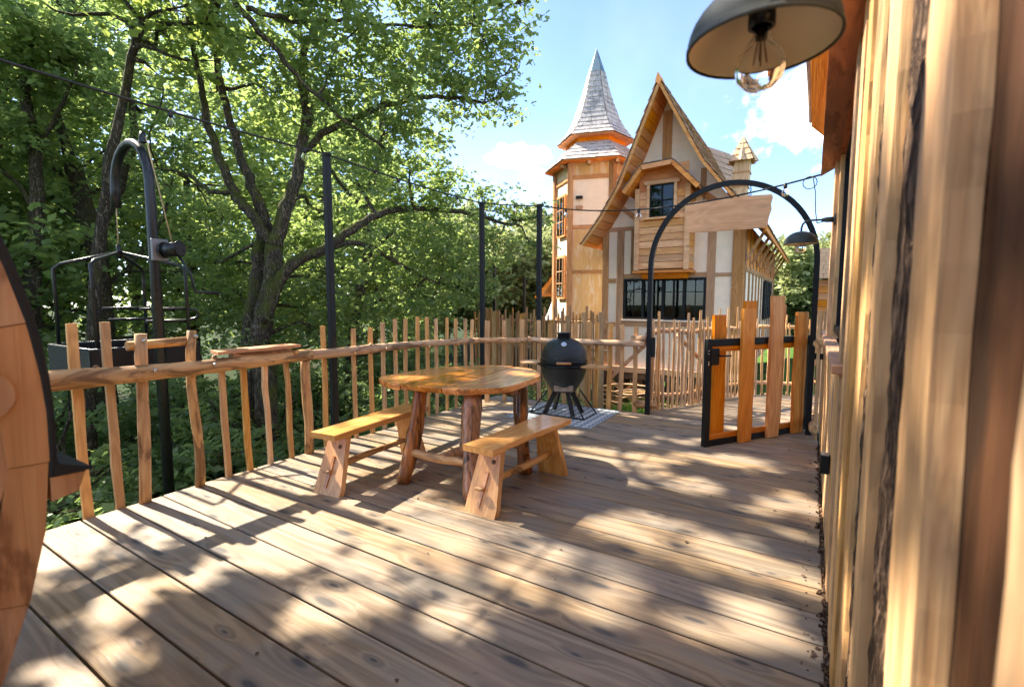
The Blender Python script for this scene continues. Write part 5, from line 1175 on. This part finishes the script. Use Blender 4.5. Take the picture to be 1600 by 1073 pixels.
A_L = [
  (0.260, 0.200, [(-6.8, 4.05, -2.4), (-6.8, 4.07, -0.78)]),
  (0.200, 0.150, [(-6.8, 4.07, -0.78), (-6.87, 4.12, 0.17), (-6.97, 4.11, 0.74), (-6.94, 4.18, 1.14), (-6.86, 4.29, 1.68), (-6.85, 4.34, 2.21)]),
  (0.180, 0.100, [(-7.15, 4.06, -2.4), (-7.18, 4.06, -0.84), (-7.27, 4.15, 0.52), (-7.29, 4.19, 1.11), (-7.25, 4.28, 1.69), (-7.23, 4.33, 2.13), (-7.19, 4.4, 2.47)]),
  (0.100, 0.035, [(-6.85, 4.34, 2.21), (-7.1, 4.12, 2.72), (-7.3, 4.03, 3.0), (-7.39, 3.9, 3.46), (-7.56, 3.85, 3.97), (-7.64, 3.84, 4.35), (-7.7, 3.76, 5.13), (-7.72, 3.72, 5.97)]),
  (0.100, 0.040, [(-7.02, 4.38, 2.44), (-7.22, 4.31, 3.01), (-7.4, 4.25, 3.48), (-7.54, 4.21, 3.94), (-7.6, 4.11, 4.44), (-7.54, 3.99, 5.18), (-7.52, 3.97, 6.04)]),
  (0.130, 0.060, [(-6.83, 4.35, 2.21), (-6.75, 4.45, 2.67), (-6.64, 4.56, 3.09), (-6.58, 4.65, 3.58), (-6.54, 4.74, 4.15), (-6.63, 4.74, 4.72), (-6.49, 4.76, 5.24)]),
  (0.120, 0.030, [(-6.85, 4.11, 1.12), (-6.67, 4.28, 1.67), (-6.45, 4.45, 1.99), (-6.21, 4.73, 2.17), (-5.96, 5.04, 2.47), (-5.8, 5.4, 2.73), (-5.43, 6.12, 2.91), (-5.02, 6.85, 2.88), (-4.61, 7.44, 2.74)]),
  (0.060, 0.015, [(-6.21, 4.73, 2.17), (-5.95, 5.14, 2.28), (-5.65, 5.54, 2.07), (-5.33, 5.95, 1.76), (-4.87, 6.68, 1.53)]),
  (0.070, 0.020, [(-6.58, 4.65, 3.58), (-6.02, 4.8, 3.89), (-5.33, 5.14, 4.17), (-4.71, 5.53, 4.31), (-4.15, 5.99, 4.26)]),
  (0.060, 0.020, [(-7.54, 3.99, 5.18), (-6.42, 3.52, 5.35), (-6.14, 3.54, 4.98), (-5.96, 3.62, 4.77), (-5.69, 3.87, 4.35), (-5.6, 4.13, 4.11), (-5.45, 4.55, 3.8), (-5.3, 5.09, 3.58)]),
  (0.040, 0.012, [(-6.04, 3.59, 4.94), (-5.83, 3.84, 4.92), (-5.65, 4.07, 4.9), (-5.26, 4.44, 4.99), (-4.85, 4.93, 5.03), (-4.4, 5.45, 5.14), (-3.93, 6.0, 5.34)]),
  (0.050, 0.015, [(-7.3, 4.03, 3.0), (-7.9, 4.02, 3.06), (-8.53, 4.01, 3.38), (-9.19, 3.98, 3.56), (-10.0, 3.84, 3.7)]),
  (0.040, 0.012, [(-6.95, 4.35, 1.69), (-7.04, 4.9, 1.81), (-7.12, 5.31, 1.72), (-6.71, 5.76, 1.4)])]
A_B = [ (-5.44,4.80,5.05,1.10), (-4.63,5.31,5.14,0.90), (-4.24,5.82,5.43,0.70), (-3.95,6.12,4.35,0.42), (-4.43,5.83,4.35,0.55), (-4.95,5.26,4.27,0.80), (-5.71,4.58,4.53,0.90), (-5.79,3.98,4.94,0.90), (-3.78,6.37,5.69,0.35), (-4.75,5.21,6.02,1.20), (-5.40,4.20,5.83,1.30), (-4.02,6.14,6.04,0.60), (-3.86,6.24,4.90,0.25), (-5.39,5.18,3.80,0.55), (-4.12,5.97,4.99,0.50), (-5.48,5.79,3.45,0.75), (-6.15,5.35,3.20,0.80), (-5.31,6.36,3.30,0.50), (-5.05,7.08,3.02,0.55), (-4.67,7.65,2.85,0.40), (-4.35,7.80,2.39,0.33), (-4.82,7.14,2.30,0.50), (-5.26,6.28,2.24,0.75), (-5.83,5.69,2.22,0.80), (-5.19,6.61,1.67,0.55), (-5.67,5.94,1.45,0.70), (-6.23,5.36,1.50,0.80), (-4.78,6.98,1.57,0.28), (-5.60,6.36,2.80,0.60), (-4.42,8.05,2.94,0.25), (-7.32,4.49,5.34,1.00), (-8.04,3.94,5.48,1.10), (-7.61,4.84,4.69,0.90), (-8.19,4.25,4.70,0.80), (-7.15,5.19,4.21,0.80), (-6.95,4.22,6.15,1.30), (-8.33,3.61,6.29,1.30), (-9.11,3.94,5.00,0.80), (-7.35,5.53,2.95,0.70), (-9.16,4.64,2.99,0.70), (-9.57,4.27,4.06,0.70), (-7.78,5.44,2.42,0.60), (-8.83,4.98,1.98,0.80), (-7.19,4.98,1.29,0.60), (-8.89,4.64,1.29,0.70), (-7.04,4.31,0.72,0.50), (-6.56,4.86,0.90,0.55), (-8.61,4.43,2.16,0.50),
  (-7.2,3.2,6.9,1.2), (-7.6,2.3,7.3,1.2), (-6.2,3.2,6.4,1.0), (-6.6,2.2,6.7,1.0), (-5.8,2.9,5.9,.8), (-6.9,1.2,6.9,1.2), (-7.6,.6,6.6,1.1), (-6.3,1.5,7.4,1.0), (-5.9,2.4,7.2,1.0), (-5.6,3.4,6.9,.9), (-6.0,.4,6.8,.9) ]  # this row: high crown parts mostly above the view, added for their shade
make_tree('oak_tree', (-6.85, 4.1, -2.4), 'big many stemmed mossy oak whose limbs hang over the deck toward the tower', 'tree', [(a * .84, b * .84, c) for a, b, c in A_L], A_B, M['trunk'], M['leaf_oak'], 118, 25, .29, .082)
S_L = [(.09, .04, [(-7.9, 2.3, -2.4), (-7.95, 2.4, 0), (-7.8, 2.6, 2.4), (-7.6, 2.8, 3.8), (-7.3, 3.0, 4.9)])]
S_B = [ (-6.93,3.13,4.64,0.40), (-6.61,3.29,4.36,0.40), (-7.32,3.09,4.34,0.32), (-6.50,3.41,4.80,0.38), (-7.40,2.98,4.82,0.35), (-6.67,3.21,4.98,0.45), (-7.92,2.83,5.40,0.50), (-8.34,2.31,5.12,0.50) ]
make_tree('maple_tree', (-7.9, 2.3, -2.4), 'slim tree with bright yellow green leaves high above the hoist', 'tree', S_L, S_B, M['trunk_dark'], M['leaf_lime'], 110, 18, .26, .105)
E_L = [(.16, .05, [(-7.6, -.9, -2.4), (-7.5, -.8, 0), (-7.3, -.6, 2.2), (-7.0, -.3, 3.8), (-6.8, .0, 5.2)]), (.05, .015, [(-7.2, -.5, 3.0), (-6.6, .1, 3.8), (-6.0, .5, 4.4)])]
E_B = [(-6.6, .4, 4.4, .85), (-7.2, -.4, 4.6, 1.0), (-6.2, -.3, 4.2, .9), (-7.4, .8, 4.9, .9), (-6.9, 0, 5.6, 1.0), (-5.9, .6, 4.7, .8), (-6.0, .9, 5.6, .8), (-6.4, -1.0, 5.2, 1.0), (-5.9, .2, 3.5, .6), (-6.3, 1.0, 4.1, .7), (-5.7, .9, 3.4, .5), (-6.5, 1.3, 4.9, .7), (-5.6, .1, 4.2, .7), (-6.2, 1.1, 5.5, .8), (-5.4, .7, 4.6, .7), (-5.6, 1.3, 5.3, .7)]
make_tree('shade_tree', (-7.6, -.9, -2.4), 'tree added left of the barrel hut, mostly out of view, to shade the near deck', 'tree', E_L, E_B, M['trunk_dark'], M['leaf_oak'], 70, 22, .30, .11)  # mostly unseen crown, added for the shade it casts on the near deck
B_L = [
  (0.240, 0.130, [(-11.0, 3.45, -2.4), (-11.06, 3.5, -1.33), (-11.18, 3.59, 0.33), (-11.28, 3.67, 1.64), (-11.41, 3.68, 2.55), (-11.68, 3.6, 3.42), (-11.84, 3.56, 3.95)]),
  (0.090, 0.030, [(-11.41, 3.68, 2.55), (-11.04, 3.85, 3.16), (-10.75, 3.98, 3.72), (-10.51, 4.08, 4.5), (-10.53, 4.04, 5.37), (-10.31, 4.16, 6.33)]),
  (0.090, 0.030, [(-11.84, 3.56, 3.91), (-11.91, 3.46, 4.57), (-11.96, 3.39, 5.34), (-11.72, 3.51, 6.21), (-11.67, 3.51, 7.07)]),
  (0.070, 0.020, [(-11.68, 3.6, 3.42), (-12.27, 3.3, 4.01), (-12.7, 3.1, 4.72), (-13.25, 2.85, 5.55)]),
  (0.070, 0.020, [(-11.5, 3.65, 2.82), (-12.32, 3.53, 3.12), (-13.15, 3.33, 3.9), (-13.84, 3.05, 4.18)]),
  (0.060, 0.020, [(-11.28, 3.67, 1.64), (-11.1, 4.05, 2.01), (-10.85, 4.53, 2.89), (-10.79, 4.78, 3.78)])]
B_B = [ (-11.54,3.94,5.79,1.10), (-12.47,3.41,6.26,1.20), (-11.03,4.40,4.92,0.90), (-12.52,3.69,4.74,1.00), (-13.10,3.12,4.92,1.00), (-11.87,4.21,3.55,0.90), (-12.95,3.54,3.55,1.00), (-13.41,3.00,3.38,0.90), (-11.23,4.74,3.70,0.80), (-12.72,3.79,2.30,0.90), (-13.28,3.06,2.03,0.90), (-11.38,4.38,2.29,0.80), (-10.38,4.72,1.90,0.70), (-11.39,3.91,1.28,0.80), (-12.29,3.21,1.04,0.90), (-12.73,2.69,0.81,0.80), (-10.09,4.31,0.81,0.70), (-11.63,3.75,6.85,1.20), (-12.74,3.11,7.31,1.30), (-10.63,4.35,6.62,1.10) ]
make_tree('ash_tree', (-11.0, 3.45, -2.4), 'broad dark trunked tree with spreading limbs behind the hanging basket', 'tree', B_L, B_B, M['trunk_dark'], M['leaf_deep'], 40, 22, .30, .11)
C_L = [
  (0.150, 0.060, [(-10.8, 2.4, -2.4), (-10.82, 2.43, -1.66), (-10.93, 2.58, 0.45), (-10.98, 2.7, 1.93), (-10.97, 2.8, 2.88), (-11.04, 2.86, 3.82), (-11.22, 2.85, 4.77), (-11.23, 2.96, 5.93)]),
  (0.050, 0.015, [(-10.97, 2.8, 2.88), (-11.34, 2.63, 3.4), (-11.81, 2.38, 3.82)]), (0.050, 0.015, [(-11.04, 2.86, 3.82), (-10.76, 3.1, 4.46), (-10.52, 3.32, 5.19)])]
C_B = [ (-11.24,2.87,5.09,0.80), (-10.87,3.33,5.07,0.60), (-11.64,2.51,4.04,0.80), (-11.28,2.97,3.99,0.50), (-11.81,2.58,5.72,0.90), (-10.89,2.69,5.91,0.90), (-10.64,3.31,5.72,0.70), (-10.9,2.0,1.6,.7), (-10.3,2.2,.4,.7) ]
make_tree('young_tree', (-10.8, 2.4, -2.4), 'slender straight tree at far left above the barrel hut', 'tree', C_L, C_B, M['trunk_dark'], M['leaf_oak'], 80, 24, .30, .12)
D_L = [
  (0.140, 0.050, [(-8.0, 6.45, -2.4), (-8.0, 6.51, -1.89), (-8.04, 6.7, 0.21), (-7.98, 6.86, 1.4), (-7.86, 7.04, 2.32), (-7.96, 7.07, 3.24), (-7.78, 7.29, 4.3), (-7.73, 7.46, 5.62)]),
  (0.050, 0.015, [(-7.86, 7.04, 2.32), (-7.49, 7.69, 3.03), (-6.94, 8.31, 3.48)]), (0.050, 0.015, [(-7.96, 7.07, 3.24), (-8.56, 6.78, 4.04), (-8.94, 6.64, 4.96)])]
D_B = [ (-8.52,7.43,4.44,1.00), (-7.67,8.13,4.89,0.90), (-9.30,7.03,4.05,1.00), (-7.28,8.50,3.82,0.70), (-8.68,7.51,2.68,1.00), (-7.54,8.34,2.69,0.90), (-9.72,6.93,2.12,0.90), (-8.14,7.71,1.40,0.90), (-6.92,8.47,1.40,0.70), (-7.82,7.93,6.20,1.10), (-8.97,7.18,5.79,1.10), (-6.73,8.93,2.41,0.55), (-7.6,7.6,.3,.9), (-8.6,7.0,.2,.9) ]
make_tree('oak_tree', (-8.0, 6.45, -2.4), 'dark leafy tree behind the big oak, between the first and second poles', 'tree', D_L, D_B, M['trunk_dark'], M['leaf_deep'], 40, 22, .30, .11)
# background trees: two shared builds, copied
def generic(name, h, r, mat, nb, label, cat, size, dens, group, simple=True):
    bl = []
    for i in range(nb):
        a = random.uniform(0, 6.28); q = random.random() ** .5; zz = random.uniform(.22, .92); rr = r * (1 - abs(zz - .5) * .9) * q
        bl.append((rr * math.cos(a), rr * math.sin(a), h * zz, r * random.uniform(.30, .45)))
    lm = [(.17, .06, [(0, 0, 0), (.1, .05, h * .3), (-.05, .1, h * .55), (.05, 0, h * .85)])]
    for i in range(5): a = random.uniform(0, 6.28); z0 = h * random.uniform(.25, .6); lm.append((.06, .015, [(.05, .03, z0), (r * .4 * math.cos(a), r * .4 * math.sin(a), z0 + .12 * h), (r * .75 * math.cos(a), r * .75 * math.sin(a), z0 + .22 * h)]))
    return make_tree(name, (0, 0, 0), label, cat, lm, bl, M['trunk_dark'], mat, dens, 22, r * .22, size, simple, False, group, 3)
GW = 'trees of the wood behind the railing'; LW = 'background tree of the dense wood beyond the left railing'
g1 = generic('wood_tree', 9.5, 3.0, M['leaf_oak'], 17, LW, 'tree', .18, 18, GW)
g2 = generic('wood_tree', 10.0, 3.2, M['leaf_lime'], 17, LW, 'tree', .18, 18, GW)
spots = [(-15, -.5, 1.0), (-15.5, 3.4, .98), (-14.5, 6.8, 1.0), (-17.5, 1.6, 1.2), (-18, 5.0, 1.2), (-12.5, 9.5, 1.0), (-16, 9.8, 1.1), (-21, 8, 1.4), (-13.6, 12.4, 1.0), (-18, 14, 1.2), (-12.2, 1.2, .78)]
for i, (x, y, s) in enumerate(spots):
    src = (g1, g2)[i % 2]
    if i < 2: o_ = src; o_.location = (x, y, gz(x, y) - .1); o_.rotation_euler = (0, 0, i * 1.3); o_.scale = (s, s, s)
    else: copy_tree(src, None, (x, y, gz(x, y) - .1), i * 1.37, None, s)
GF = 'sunlit trees far behind the house'; g3 = generic('far_tree', 7.0, 2.8, M['leaf_far'], 26, 'pale sunlit tree far behind the deck and the house', 'tree', .24, 60, GF)
fs_ = [(-13.5, 24, 1.0), (-17.5, 26, 1.15), (-10.2, 25, .9), (-20, 22, 1.2), (-15, 31, 1.35), (-9.5, 32, 1.1), (-.8, 36, 1.0), (2.6, 38, 1.1), (-3.8, 39, 1.05), (6, 37, 1.1), (-6.8, 34, 1.0), (-23, 28, 1.4), (9.5, 36, 1.2)]
for i, (x, y, s) in enumerate(fs_):
    if i == 0: g3.location = (x, y, -1.9)
    else: copy_tree(g3, None, (x, y, -1.9), i * 2.1, None, s)
# undergrowth below and beyond the railing
GS = 'shrubs of the undergrowth outside the left railing'
def shrub(label, mat):
    bl = [(fx(.7), fx(.7), random.uniform(.3, 1.55), random.uniform(.35, .55)) for _ in range(9)]
    lm = [(.025, .008, [(fx(.1), fx(.1), 0), (fx(.3), fx(.3), .7), (fx(.6), fx(.6), 1.5)]) for _ in range(5)]
    return make_tree('shrub', (0, 0, 0), label, 'shrub', lm, bl, M['trunk_dark'], mat, 120, 22, .20, .08, True, False, GS, 3)
LS = 'leafy dark green undergrowth shrub seen between the pickets of the left railing'
s1, s2 = shrub(LS, M['leaf_deep']), shrub(LS, M['leaf_oak'])
sp_ = []
for yv in np.arange(-.4, 8.2, .95):
    for xv, zz in ((-5.3, -2.1), (-6.5, -1.9), (-7.8, -1.75), (-9.4, -1.45)): sp_.append((xv + fx(.35), yv + (xv + 5) * -.25 + fx(.35), zz + fx(.3), random.uniform(.9, 1.25)))
for x, y in ((-5.0, 7.4), (-5.9, 8.0), (-4.7, 8.3), (-3.6, 6.9), (-4.0, 7.6)): sp_.append((x, y, -1.9, .95))
for i, (x, y, z, s) in enumerate(sp_):
    src = (s1, s2)[i % 2]
    if i < 2: src.location = (x, y, z); src.scale = (s, s, s)
    else: copy_tree(src, None, (x, y, z), i * 1.9, None, s)
# grass by the house
n = 9000; P = np.stack([rng.uniform(-3.4, 2.5, n), rng.uniform(6.2, 10.0, n), np.zeros(n)], 1); P[:, 2] = [gz(a, b) for a, b in P[:, :2]]
ok = np.array([a < fence_x(min(max(b, 5.91), 8.59)) - .1 or b > 8.9 for a, b in P[:, :2]]); P = P[ok]; n = len(P)
h_ = rng.uniform(.10, .28, n); dx = rng.normal(0, .05, (n, 2)); an = rng.uniform(0, 6.28, n); V = np.zeros((n, 3, 3))
V[:, 0] = P + np.stack([np.cos(an) * .008, np.sin(an) * .008, np.zeros(n)], 1); V[:, 1] = P - np.stack([np.cos(an) * .008, np.sin(an) * .008, np.zeros(n)], 1); V[:, 2] = P + np.stack([dx[:, 0], dx[:, 1], h_], 1)
me = bpy.data.meshes.new('grass'); me.from_pydata(V.reshape(-1, 3).tolist(), [], np.arange(n * 3).reshape(-1, 3).tolist()); me.materials.append(M['grass'])
at = me.attributes.new('tint', 'FLOAT', 'POINT'); at.data.foreach_set('value', np.repeat(rng.uniform(0, 1, n), 3).astype(np.float32))
o = bpy.data.objects.new('grass', me); col.objects.link(o); setp(o, 'short green grass beside the house seen through the pickets', 'grass', None, 'stuff')
